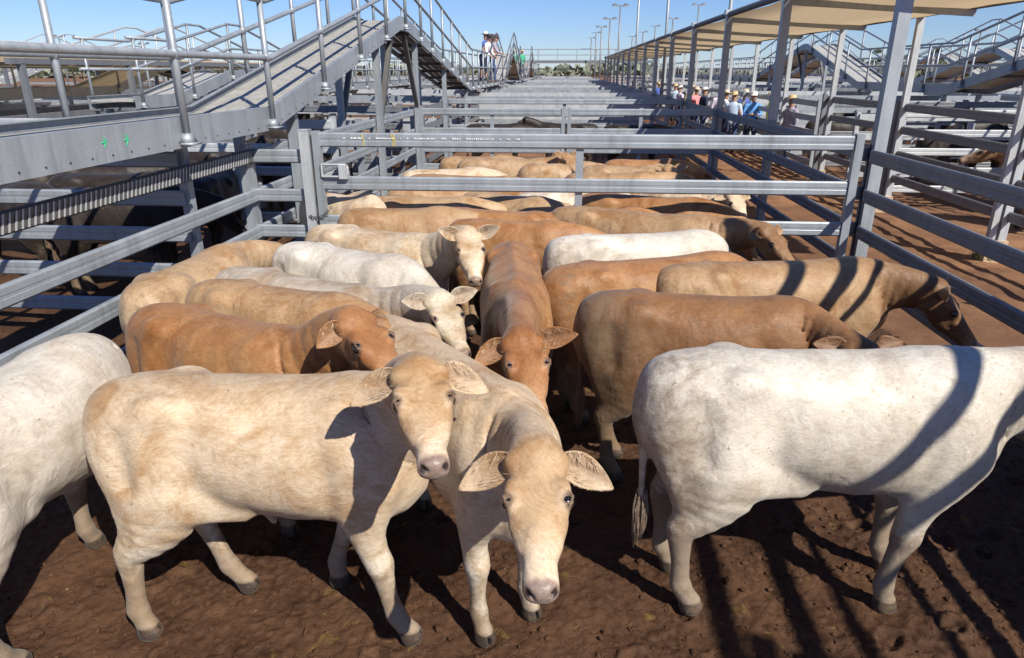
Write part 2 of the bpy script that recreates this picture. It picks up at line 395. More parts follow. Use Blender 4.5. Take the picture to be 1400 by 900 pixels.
# ------------------------------------------------------------------ cattle
def coat_mat(name, streak=1.0, dirt=.35, patch=(.72, .57, .41), streakc=(.80, .72, .62)):
    """short hair: colour comes from the coat map stored on the mesh, varied by fine streaks, dusty and muddy patches"""
    m, n, N, L, b = newmat(name)
    at = N.new('ShaderNodeAttribute'); at.attribute_name = 'coat'
    oi = N.new('ShaderNodeObjectInfo')
    va = N.new('ShaderNodeVectorMath'); va.operation = 'ADD'; L.new(obj_vec(N), va.inputs[0])
    sc = N.new('ShaderNodeVectorMath'); sc.operation = 'SCALE'; L.new(oi.outputs['Location'], sc.inputs[0]); sc.inputs['Scale'].default_value = 3.7
    L.new(sc.outputs[0], va.inputs[1]); P = va.outputs[0]
    wp = N.new('ShaderNodeVectorMath'); wp.operation = 'MULTIPLY_ADD'; wn = N.new('ShaderNodeTexNoise'); wn.inputs['Scale'].default_value = 5
    L.new(P, wn.inputs['Vector']); L.new(wn.outputs['Color'], wp.inputs[0]); wp.inputs[1].default_value = (.16, .16, .16); L.new(P, wp.inputs[2])
    W_ = wp.outputs[0]
    hair = nz(N, L, mapping(N, L, W_, (70, 190, 330), (0, .45, 0)), 1, 4, .7)
    hair2 = nz(N, L, mapping(N, L, W_, (22, 60, 110), (0, .35, 0)), 1, 4, .65)
    pat = nz(N, L, P, 3.4, 8, .72, .7); pat2 = nz(N, L, P, 9, 5, .6, .4)
    col = mixc(N, L, ramp(N, L, hair, [(.3, 0.), (.7, 1.)]), (.84, .83, .81), (1.10, 1.10, 1.10))
    col = mixc(N, L, 1.0, at.outputs['Color'], col, 'MULTIPLY')
    c2 = mixc(N, L, 1.0, col, streakc, 'MULTIPLY')
    col = mixc(N, L, ramp(N, L, hair2, [(.40, 0.), (.66, .8)]), col, c2)
    c3 = mixc(N, L, 1.0, col, patch, 'MULTIPLY')
    c4 = mixc(N, L, 1.0, col, (1.16, 1.17, 1.18), 'MULTIPLY'); col = mixc(N, L, ramp(N, L, nz(N, L, P, 2.1, 5, .6, .4), [(.46, 0.), (.62, 1.)]), col, c4)
    col = mixc(N, L, ramp(N, L, pat, [(.45, 0.), (.63, .95)]), col, c3)
    # mud and dung, stronger where the mesh says so (alpha of the coat map)
    ma = N.new('ShaderNodeMath'); ma.operation = 'MULTIPLY_ADD'; L.new(at.outputs['Alpha'], ma.inputs[0]); ma.inputs[1].default_value = .62
    dn = nz(N, L, mapping(N, L, W_, (14, 18, 16)), 1, 7, .72); L.new(dn, ma.inputs[2])
    df = ramp(N, L, ma.outputs[0], [(.61, 0.), (.86, 1.)])
    sp = nz(N, L, P, 48, 3, .6); pm = N.new('ShaderNodeMath'); pm.operation = 'MULTIPLY_ADD'; L.new(at.outputs['Alpha'], pm.inputs[0]); pm.inputs[1].default_value = .16; L.new(sp, pm.inputs[2])
    mx_ = N.new('ShaderNodeMath'); mx_.operation = 'MAXIMUM'; L.new(df, mx_.inputs[0]); L.new(ramp(N, L, pm.outputs[0], [(.69, 0.), (.72, .8)]), mx_.inputs[1]); df = mx_.outputs[0]
    dm = N.new('ShaderNodeMath'); dm.operation = 'MULTIPLY'; L.new(df, dm.inputs[0]); dm.inputs[1].default_value = min(1, dirt * 2)
    col = mixc(N, L, dm.outputs[0], col, (.17, .115, .07))
    L.new(col, b.inputs['Base Color']); mr = N.new('ShaderNodeMapRange'); mr.inputs[1].default_value = -1; mr.inputs[2].default_value = -.2; mr.inputs[3].default_value = .28; mr.inputs[4].default_value = .52; L.new(at.outputs['Alpha'], mr.inputs[0]); L.new(mr.outputs[0], b.inputs['Roughness'])
    b.inputs['Specular IOR Level'].default_value = .3
    b.inputs['Sheen Weight'].default_value = .12; b.inputs['Sheen Roughness'].default_value = .4
    x = bump(N, L, b, nz(N, L, mapping(N, L, W_, (5, 5, 2.2)), 1, 3, .5), .36, .05); rn = nz(N, L, mapping(N, L, W_, (7, 7, 2.6), (0, .3, 0)), 1, 2, .5); rr_ = ramp(N, L, rn, [(.42, 0.), (.50, 1.), (.58, 0.)]); x = bump(N, L, b, rr_, .12, .012, x)
    x = bump(N, L, b, pat2, .25, .02, x); x = bump(N, L, b, hair2, .3, .006, x); x = bump(N, L, b, hair, .3, .003, x)
    return m
M['coat'] = coat_mat('short_cattle_hair', 1, .40)
M['coat_clean'] = coat_mat('clean_short_cattle_hair', 1, .36)
M['coat_white'] = coat_mat('white_short_cattle_hair', 1, .36, (.80, .755, .70), (.86, .83, .79))
def eye_mat():
    m, n, N, L, b = newmat('dark_wet_eye'); b.inputs['Base Color'].default_value = (.012, .009, .008, 1)
    b.inputs['Roughness'].default_value = .06; b.inputs['Coat Weight'].default_value = .6; return m
M['eye'] = eye_mat()
M['lash'] = plain('pale_eyelid_hair', (.55, .42, .30), .8)
M['tuft_pale'] = plain('pale_tail_hair', (.26, .19, .13), .85, 0, .4, 60); M['tuft'] = plain('coarse_tail_hair', (.22, .14, .09), .85, 0, .4, 60)

COATS = {  # base, face, leg, back (darker saddle) in linear colour
    'cream': ((.565, .465, .345), (.45, .315, .185), (.57, .515, .425), (.48, .365, .245)),
    'creamw': ((.574, .492, .377), (.508, .410, .295), (.607, .541, .451), (.541, .443, .328)),
    'white': ((.55, .505, .435), (.49, .44, .365), (.51, .455, .38), (.57, .53, .47)),
    'grey': ((.459, .410, .344), (.476, .426, .336), (.435, .385, .320), (.426, .377, .320)),
    'tan': ((.39, .265, .155), (.31, .185, .09), (.40, .30, .20), (.34, .215, .115)),
    'tanpale': ((.44, .325, .21), (.36, .235, .13), (.43, .33, .22), (.37, .25, .145)),
    'orange': ((.37, .205, .095), (.30, .145, .06), (.42, .28, .17), (.31, .155, .065)),
    'brown': ((.225, .118, .056), (.19, .10, .045), (.15, .10, .06), (.26, .13, .055)),
    'black': ((.029, .023, .021), (.025, .020, .018), (.029, .023, .021), (.025, .020, .016)),
    'dun': ((.246, .172, .115), (.230, .156, .098), (.246, .180, .123), (.230, .156, .098)),
}
def smoothstep(a, b, x): t = np.clip((x - a) / (b - a), 0, 1); return t * t * (3 - 2 * t)

_EARS = []
def ear_mesh(base, out, fwd, L, Wd, droop=.12, nu=15, nv=11):
    """leaf shaped cupped ear; out = direction of length, fwd = where the opening faces"""
    out = nrm(out); fwd = nrm(fwd - out * (np.dot(fwd, out))); dn = np.cross(out, fwd)
    if dn[2] > 0: dn = -dn
    V = []; C = []
    for side in (0, 1):
        for i in range(nu):
            t = i / (nu - 1)
            w = Wd * .5 * (math.sin(math.pi * min(1, t * .90 + .10) ** .80) ** .8 + .02) if t < 1 else .003
            w = max(w, .024 * (1 - t))
            c = np.array(base) + out * L * t + dn * droop * L * t * t
            for j in range(nv):
                v = j / (nv - 1) * 2 - 1
                cup = (.52 - .3 * t) * w * (1 - abs(v) ** 2.2)
                p = c + dn * w * v - fwd * cup * (1.0) + fwd * .35 * w * (1 - t) * abs(v)
                if side: p = p - fwd * (.010 * (1 - .6 * t) * (1 - v * v) + .0022)
                V.append(p); C.append((side, t, v))
    Fq = []
    n = nu * nv
    for i in range(nu - 1):
        for j in range(nv - 1):
            a = i * nv + j; Fq.append((a, a + 1, a + nv + 1, a + nv)); Fq.append((n + a, n + a + nv, n + a + nv + 1, n + a + 1))
        Fq.append((i * nv, (i + 1) * nv, n + (i + 1) * nv, n + i * nv)); e = i * nv + nv - 1; Fq.append((e, n + e, n + e + nv, e + nv))
    for j in range(nv - 1):
        a = (nu - 1) * nv + j; Fq.append((a, a + 1, n + a + 1, n + a))
    def at(t, v):
        i = int(round(t * (nu - 1))); j = int(round((v + 1) / 2 * (nv - 1))); return np.array(V[i * nv + j]), dn, fwd, out
    _EARS.append(at)
    return np.array(V), np.array(Fq), np.array(C)

def cow_geo(coat='tan', vox=.016, stretch=1., head=None, feet=None, bend=0., low=False, ear=(.2, 0, .19), seed=0, girth=1., dirt=(0, .2), tailx=0, sheath=False, roll=0, hs=1.0, mark=None, earL=None, ridge=0):
    """head = (poll xyz, direction xyz) in the animal's own space; feet: dict of (dx,dy) offsets fl, fr, hl, hr"""
    sx = stretch; feet = feet or {}
    def B(p):
        x, y, z = p[0] * sx, p[1], p[2]
        if abs(bend) < 1e-4: return np.array((x, y, z))
        return np.array((math.sin(bend * x) / bend - y * math.sin(bend * x), (1 - math.cos(bend * x)) / bend + y * math.cos(bend * x), z))
    def sd(x): a = bend * x * sx; return (-math.sin(a), math.cos(a), 0)
    g = girth
    ops = []
    TR = [(-.675, .99, .09, .085, .17), (-.63, .975, .155, .155, .27), (-.55, .955, .20, .190, .33), (-.44, .93, .220, .222, .335), (-.28, .905, .214, .240, .275),
          (-.08, .88, .236, .262, .292), (.12, .87, .242, .270, .316), (.28, .87, .23, .28, .345), (.40, .87, .195, .285, .355), (.50, .87, .155, .25, .33), (.575, .865, .105, .18, .26)]
    ops.append(Chain([(B((x, 0, z)), w * g, u, d * (.5 + .5 * g)) for x, z, w, u, d in TR], [sd(t[0]) for t in TR], k=.03, sub=2, n=2.25))
    for s, fk, hk in ((1, 'fl', 'hl'), (-1, 'fr', 'hr')):
        def leg(pts, dx, dy, z0, z1, hx=0):
            out = []
            for (x, y, z), w, u, d in pts:
                t = np.clip((z0 - z) / (z0 - z1), 0, 1)
                kx = hx * math.sin(math.pi * t) if 0 < t < 1 else 0
                q = float(np.interp(z, [0, .05, .10, .16, .45, .62, .85], [.98, 1.0, 1.12, 1.22, 1.32, 1.22, 1.02]))
                out.append((B(((x + dx / sx * t + kx), s * y + dy * t, z)), w * q, u * q, d * q))
            return out
        dx, dy = feet.get(hk, (0, 0))
        hl = [((-.50, .085, .99), .10, .14, .14), ((-.49, .115, .86), .112, .19, .17), ((-.455, .135, .72), .105, .175, .155), ((-.465, .142, .60), .080, .125, .13),
              ((-.52, .142, .50), .056, .080, .082), ((-.578, .14, .425), .042, .048, .056), ((-.582, .138, .36), .034, .038, .040), ((-.570, .135, .25), .027, .032, .031),
              ((-.562, .133, .165), .029, .034, .034), ((-.556, .133, .13), .035, .041, .040), ((-.535, .133, .085), .032, .040, .036), ((-.515, .133, .045), .040, .052, .044), ((-.505, .133, .015), .046, .062, .048)]
        ops.append(Chain(leg(hl, dx, dy, .80, 0), k=.045, sub=2))
        ops.append(Chain([(B((-.655, s * .075, .98)), .07, .06, .06), (B((-.662, s * .10, .84)), .075, .07, .065), (B((-.640, s * .12, .70)), .060, .07, .058), (B((-.600, s * .135, .57)), .042, .055, .048)], k=.055, sub=2))
        ops.append(Chain([(B((-.41, s * .155, 1.075)), .040, .050, .05)], k=.065, sub=1, cap=.07))           # hook bone
        ops.append(Chain([(B((-.655, s * .07, 1.035)), .035, .035, .04)], k=.05, sub=1, cap=.04))           # pin bone
        ops.append(Chain([(B((-.40, s * .17, .70)), .06, .08, .07), (B((-.27, s * .16, .64)), .035, .07, .06), (B((-.12, s * .12, .60)), .02, .05, .04)], k=.05, sub=1))  # flank fold
        ops.append(Chain([(B((-.29, s * (.262 * g), 1.01)), .045, .05, .10)], k=.07, sub=1, sign=-1, cap=.09))
        ops.append(Chain([(B((.24, s * (.262 * g), 1.0)), .026, .03, .03), (B((.27, s * (.275 * g), .82)), .026, .03, .03), (B((.31, s * (.262 * g), .66)), .03, .04, .04)], k=.07, sub=2, sign=-1))
        ops.append(Chain([(B((-.30, s * (.265 * g), .92)), .022, .03, .03), (B((-.27, s * (.262 * g), .78)), .022, .03, .03)], k=.06, sub=1, sign=-1))
        ops.append(Chain([(B((-.57, s * (.235 * g), .98)), .03, .03, .03), (B((-.565, s * (.24 * g), .80)), .03, .03, .03)], k=.07, sub=1, sign=-1))  # hollow before the hip
        dx, dy = feet.get(fk, (0, 0))
        fl = [((.36, .10, 1.02), .07, .11, .12), ((.42, .132, .88), .082, .12, .14), ((.435, .142, .75), .080, .11, .13), ((.40, .142, .64), .068, .085, .10),
              ((.375, .138, .54), .050, .060, .066), ((.372, .134, .44), .041, .045, .047), ((.378, .132, .375), .043, .047, .044), ((.376, .130, .32), .034, .037, .036), ((.372, .128, .22), .027, .031, .030),
              ((.374, .128, .155), .030, .034, .033), ((.378, .128, .125), .035, .040, .038), ((.392, .128, .08), .032, .039, .035), ((.408, .128, .045), .040, .050, .042), ((.415, .128, .015), .046, .060, .047)]
        ops.append(Chain(leg(fl, dx, dy, .72, 0), k=.04, sub=2))
        ops.append(Chain([(B((.30, s * .135, 1.06)), .03, .06, .06), (B((.40, s * .165, .90)), .035, .06, .06), (B((.475, s * .155, .76)), .05, .06, .06)], k=.07, sub=1))
        if not low:
            for ddx, xx, hz in ((feet.get(fk, (0, 0)), .42, 0), (feet.get(hk, (0, 0)), -.50, 0)):            # cleft of the hoof
                c = B((xx + ddx[0] / sx, s * .13 + ddx[1], .0)); f = B((xx + .09 + ddx[0] / sx, s * .13 + ddx[1], .0))
                ops.append(Chain([(c, .006, .05, .02), (f + np.array((0, 0, .01)), .009, .048, .02)], k=.005, sub=1, sign=-1))
    ops.append(Chain([(B((.50, 0, .70)), .10, .10, .10), (B((.575, 0, .74)), .075, .09, .10)], k=.08, sub=1))   # brisket
    ops.append(Chain([(B((-.15, 0, .635)), .09, .05, .04), (B((.1, 0, .60)), .09, .05, .04)], k=.08, sub=1))
    ops.append(Chain([(B((-.66, 0, 1.06)), .035, .035, .04), (B((-.715, tailx * .2, 1.02)), .028, .028, .03), (B((-.745, tailx * .5, .88)), .021, .022, .022), (B((-.745, tailx * .9, .70)), .017, .018, .018), (B((-.74, tailx, .50)), .014, .014, .014)], k=.02, sub=2))
    if ridge: ops.append(Chain([(B((-.5, 0, 1.13)), .02, .03, .03), (B((.0, 0, 1.128)), .02, .03, .03), (B((.4, 0, 1.14)), .025, .03, .03)], k=.06, sub=1))
    if sheath: ops.append(Chain([(B((-.12, 0, .585)), .03, .04, .04), (B((-.07, 0, .52)), .024, .027, .027), (B((-.055, 0, .475)), .014, .016, .016)], k=.03, sub=1))
    # ---- head frame
    if head is None: head = (np.array((.98 * sx, 0, 1.18)), np.array((.75, 0, -.66)))
    poll = np.array(head[0], float); fd = nrm(head[1])
    up0 = np.array((0, 0, 1.)) if abs(fd[2]) < .93 else np.array((1., 0, 0)) * (1 if fd[2] < 0 else -1) + 0
    hsv = np.cross(np.array((0, 0, 1.)), fd)
    if np.linalg.norm(hsv) < .15: hsv = np.cross(np.array(sd(.5)), np.array((0, 0, -1.))) * 0 + np.array(sd(.5))
    hsv = nrm(hsv)
    if len(head) > 2 and head[2] is not None: hsv = nrm(np.array(head[2]) - fd * np.dot(head[2], fd))
    hup = np.cross(fd, hsv)
    if roll: c, s_ = math.cos(roll), math.sin(roll); hsv, hup = hsv * c + hup * s_, hup * c - hsv * s_
    Hh = lambda x, y, z: poll + (fd * x + hsv * y + hup * z) * hs
    HS = [(-.030, -.056, .070, .036, .07), (.015, -.056, .086, .044, .10), (.08, -.054, .092, .053, .125), (.15, -.055, .094, .053, .135), (.21, -.058, .085, .052, .128), (.28, -.060, .062, .048, .100),
          (.34, -.062, .051, .045, .078), (.39, -.064, .052, .045, .062), (.430, -.066, .054, .042, .054)]
    ops.append(Chain([(Hh(x, 0, z), w * hs, u * hs, d * hs) for x, z, w, u, d in HS], hsv, k=.03, sub=2, n=2.3, cap=.035 * hs))
    ops.append(Chain([(Hh(-.02, 0, -.03), .045 * hs, .024 * hs, .04 * hs)], hsv, k=.05, sub=1, cap=.035 * hs))
    for s in (1, -1):
        ops.append(Chain([(Hh(.06, s * .055, -.125), .035, .05, .035), (Hh(.17, s * .048, -.135), .03, .045, .028), (Hh(.31, s * .03, -.105), .022, .03, .02)], hsv, k=.04, sub=1))
        ops.append(Chain([(Hh(.12, s * .080, -.012), .020, .016, .022), (Hh(.185, s * .084, -.018), .018, .014, .020)], hsv, k=.035, sub=1))       # brow
        ops.append(Chain([(Hh(.022, s * .076, -.022), .026, .024, .026)], hsv, k=.03, sub=1, cap=.026))       # ear root
        ops.append(Chain([(Hh(.23, s * .074, -.060), .014, .012, .016), (Hh(.31, s * .052, -.055), .012, .012, .014)], hsv, k=.03, sub=1))       # cheek bone
        if not low:
            ops.append(Chain([(Hh(.172, s * .110, -.024), .034, .020, .022)], hsv, k=.012, sub=1, cap=.026 * hs, sign=-1))   # eye socket
            e = 0
            ops.append(Chain([(Hh(.144, s * .096, -.014), .007, .006, .006), (Hh(.170, s * .106, .002), .008, .007, .007), (Hh(.200, s * .095, -.018), .007, .006, .006)], hsv, k=.008, sub=2))   # upper lid
            ops.append(Chain([(Hh(.144, s * .096, -.036), .006, .006, .006), (Hh(.173, s * .099, -.054), .006, .006, .006), (Hh(.200, s * .090, -.036), .006, .005, .005)], hsv, k=.008, sub=2))   # lower lid
            ops.append(Chain([(Hh(.450, s * .022, -.060), .007, .012, .007), (Hh(.452, s * .038, -.050), .010, .012, .010), (Hh(.438, s * .052, -.045), .008, .010, .008)], hsv, k=.008, sub=2, sign=-1))    # nostril
            ops.append(Chain([(Hh(.428, s * .046, -.052), .020, .020, .022)], hsv, k=.02, sub=1, cap=.022)) if False else None
            ops.append(Chain([(Hh(.30, s * .064, -.112), .012, .004, .004), (Hh(.42, s * .050, -.106), .014, .004, .004), (Hh(.475, s * .0, -.104), .014, .004, .004)], hsv, k=.010, sub=2, sign=-1))  # mouth line
    ops = [o for o in ops if o is not None]
    # ---- neck
    P0 = B((.40, 0, .96)); P3 = Hh(-.0, 0, -.055)
    axis0 = nrm(B((.5, 0, .96)) - B((.4, 0, .96)) + np.array((0, 0, .02)))
    dist = np.linalg.norm(P3 - P0); d2 = nrm(nrm(P3 - P0) * .8 + fd * .35)
    P1 = P0 + axis0 * dist * .38; P2 = P3 - d2 * dist * .34
    ns = []; sides = []
    sA = np.array(sd(.45)); 
    if np.dot(hsv, sA) < -.2: pass
    for i, t in enumerate(np.linspace(0, 1, 8)):
        p = (1 - t) ** 3 * P0 + 3 * (1 - t) ** 2 * t * P1 + 3 * (1 - t) * t * t * P2 + t ** 3 * P3
        w = np.interp(t, [0, .35, .7, 1], [.15, .112, .088, .075 * hs]); u = np.interp(t, [0, .35, .7, 1], [.185, .150, .118, .085 * hs]); d = np.interp(t, [0, .35, .7, 1], [.24, .20, .155, .11 * hs])
        ns.append((p, w, u, d)); sides.append(sA * (1 - t) + hsv * t)
    ops.append(Chain(ns, sides, k=.06, sub=2))
    # dewlap
    dl = []; 
    for i, t in enumerate((.12, .35, .6, .85)):
        p, w, u, d = ns[int(round(t * 7))]; dirn = nrm(ns[min(7, int(round(t * 7)) + 1)][0] - ns[max(0, int(round(t * 7)) - 1)][0]); sv = nrm(sA * (1 - t) + hsv * t); upv = np.cross(dirn, sv)
        dl.append((p - upv * (d * .93), .022, .03, .035 * (1 - .4 * t)))
    ops.append(Chain(dl, sA, k=.05, sub=2))
    if not low:                                                         # skin folds of the neck
        for t in (.22, .36, .50, .64):
            i = int(t * 7); p, w, u, d = ns[i]; dirn = nrm(ns[i + 1][0] - ns[i][0]); p = p + (ns[i + 1][0] - p) * (t * 7 - i)
            sv = nrm(sA * (1 - t) + hsv * t); upv = np.cross(dirn, sv)
            for s in (1, -1):
                q = [p + sv * s * w * 1.02 * math.cos(a) + upv * math.sin(a) * (u if a > 0 else d) * 1.02 + dirn * .02 * math.sin(a * 2) for a in np.linspace(-1.15, .75, 6)]
                ops.append(Chain([(c, .006, .006, .006) for c in q], dirn, k=.022, sub=1, sign=-1))
    V, Q = sdf_mesh(ops, vox)
    # ---- coat map
    base, face, legc, back = [np.array(c) for c in COATS[coat]]
    C = np.tile(base, (len(V), 1)).astype(float); A = np.zeros(len(V))
    # unbent x
    z = V[:, 2]
    rel = (V - poll) / hs; hx, hy, hz = rel @ fd, rel @ hsv, rel @ hup
    inhead = (hx > -.12) & (hx < .52) & (np.abs(hy) < .15) & (hz > -.24) & (hz < .08)
    bk = smoothstep(.98, 1.13, z)[:, None]; C = C * (1 - bk * .7) + back * bk * .7
    bl = smoothstep(.72, .58, z)[:, None]; C = C * (1 - bl * .35) + legc * bl * .35
    lg = smoothstep(.58, .40, z)[:, None] * (~inhead)[:, None]; C = C * (1 - lg) + legc * lg
    fw = (smoothstep(-.12, .03, hx) * inhead)[:, None]; C = C * (1 - fw) + face * fw
    pale = np.minimum(1, np.array(base) * 1.15 + .04)
    if coat not in ('black',):
        mz = (smoothstep(.22, .37, hx) * inhead)[:, None] * .75; C = C * (1 - mz) + pale * mz                       # pale muzzle
        for s in (1, -1):
            de = np.sqrt((hx - .172) ** 2 + (hy - s * .098) ** 2 + (hz + .026) ** 2)
            ek = (smoothstep(.055, .028, de))[:, None] * .6; C = C * (1 - ek) + pale * ek
            rk = (smoothstep(.041, .030, de))[:, None] * .9; C = C * (1 - rk) + np.array((.13, .085, .06)) * rk
    nose = np.array((.21, .155, .14)) if coat not in ('black', 'dun') else np.array((.05, .045, .045))
    nk = (smoothstep(.405, .432, hx + np.clip(np.abs(hy) - .03, 0, .1) * -.3) * (hz > -.098) * (hz < .0) * (np.abs(hy) < .062) * inhead)[:, None]; C = C * (1 - nk * .9) + nose * nk * .9
    fs_ = (smoothstep(.045, .085, np.abs(hy)) * smoothstep(.02, .10, hx) * smoothstep(.36, .24, hx) * inhead)[:, None] * .30; C = C * (1 - fs_) + C * np.array((.62, .50, .42)) * fs_
    for s in (1, -1):
        dn = np.sqrt((hx - .448) ** 2 + (hy - s * .038) ** 2 + (hz + .052) ** 2); k_ = smoothstep(.020, .012, dn)[:, None]; C = C * (1 - k_) + np.array((.03, .02, .02)) * k_
    ml = ((np.abs(hz + .105) < .007) & (hx > .30) & inhead)[:, None] * .6; C = C * (1 - ml) + np.array((.10, .06, .05)) * ml
    hf = (smoothstep(.066, .050, z))[:, None]; C = C * (1 - hf) + np.array((.055, .042, .035)) * hf
    A += dirt[1] * smoothstep(.55, .03, z) * 3.0 + dirt[0]
    A += .5 * dirt[1] * smoothstep(-.45 * sx, -.66 * sx, V[:, 0])
    A = np.clip(A, 0, 1) * (1 - .8 * (inhead * smoothstep(-.05, .05, hx))); A = np.where(hf[:, 0] > .5, A * .25, A); A = np.where(nk[:, 0] > .4, -1., A)
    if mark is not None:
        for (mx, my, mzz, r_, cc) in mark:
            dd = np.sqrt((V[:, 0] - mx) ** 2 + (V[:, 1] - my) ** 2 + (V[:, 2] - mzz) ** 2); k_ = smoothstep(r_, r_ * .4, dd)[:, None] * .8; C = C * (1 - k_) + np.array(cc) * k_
    # ---- ears
    vs = [V]; qs = [Q]; cs = [C]; als = [A]; nv0 = len(V)
    eu, ef, el = ear
    for s in (1, -1):
        b_ = Hh(.022, s * .078, -.018); out = hsv * s + hup * eu * -1 + fd * ef
        if earL is not None and s == 1: out = hsv * s + hup * -earL[0] + fd * earL[1]
        fw_ = fd * .55 + hup * .65 + hsv * s * .1
        ev, eq, ec = ear_mesh(b_, out, fw_, el * hs, .105 * hs, nu=9 if low else 17, nv=7 if low else 11)
        if True:
            # orientation so that normals point outwards
            pass
        inner = ec[:, 0] == 0
        cc = np.where(inner[:, None], face * .45 + pale * .4, face * .35 + base * .65)
        v_ = np.abs(ec[:, 2]); dk = (inner * smoothstep(.75, .15, v_) * smoothstep(.02, .2, ec[:, 1]) * smoothstep(.95, .6, ec[:, 1]))[:, None] * (.45 if coat != 'white' else .3)
        cc = cc * (1 - dk) + np.array((.22, .15, .11)) * dk * (0.15 if coat == 'black' else 1)
        vs.append(ev); qs.append(eq + nv0); cs.append(cc); als.append(np.full(len(ev), .0)); nv0 += len(ev)
    V = np.concatenate(vs); Q = np.concatenate(qs); C = np.concatenate(cs); A = np.concatenate(als)
    eyes = [(Hh(.172, s * .0868, -.025), .0250 * hs) for s in (1, -1)]
    tail_end = B((-.74, tailx, .50))
    bald = np.zeros(len(V), bool); bald[:len(hf)] = ((nk[:, 0] > .15) | (hf[:, 0] > .2) | (ml[:, 0] > .1) | (np.abs(hx - .172) < .040) & (np.abs(np.abs(hy) - .1) < .03) & (np.abs(hz + .025) < .032) & inhead); bald[len(hf):] = False
    cow_geo.bald = bald
    return V, Q, np.concatenate([C, A[:, None]], 1), eyes, tail_end, hsv, hup, fd

def kw_poll(kw): return np.array(kw['head'][0])
def sphere_mb(c, r, n=12, m=8, sc=(1, 1, 1)):
    vs = []; fs = []
    for i in range(m + 1):
        a = math.pi * i / m
        for k in range(n): b = 2 * math.pi * k / n; vs.append((c[0] + r * sc[0] * math.sin(a) * math.cos(b), c[1] + r * sc[1] * math.sin(a) * math.sin(b), c[2] + r * sc[2] * math.cos(a)))
    for i in range(m):
        for k in range(n): fs.append((i * n + k, i * n + (k + 1) % n, (i + 1) * n + (k + 1) % n, (i + 1) * n + k)[::-1])
    return vs, fs
def hair_tuft(p, L, rad, n, rs, down=(0, 0, -1), w=.004):
    mb = MB()
    for i in range(n):
        a = rs.uniform(0, 6.28); r = rad * math.sqrt(rs.random()); l = L * rs.uniform(.55, 1.0)
        s0 = np.array(p) + (math.cos(a) * r * .4, math.sin(a) * r * .4, rs.uniform(-.2, .25) * L * .6)
        pts = [s0 + np.array((math.cos(a) * r * (1 - (t - .45) ** 2 * 2.2) * 1.1, math.sin(a) * r * (1 - (t - .45) ** 2 * 2.2) * 1.1, -l * t)) for t in (0, .35, .7, 1)]
        mb.tube(pts, [w, w, w * .7, w * .2], 3)
    return mb
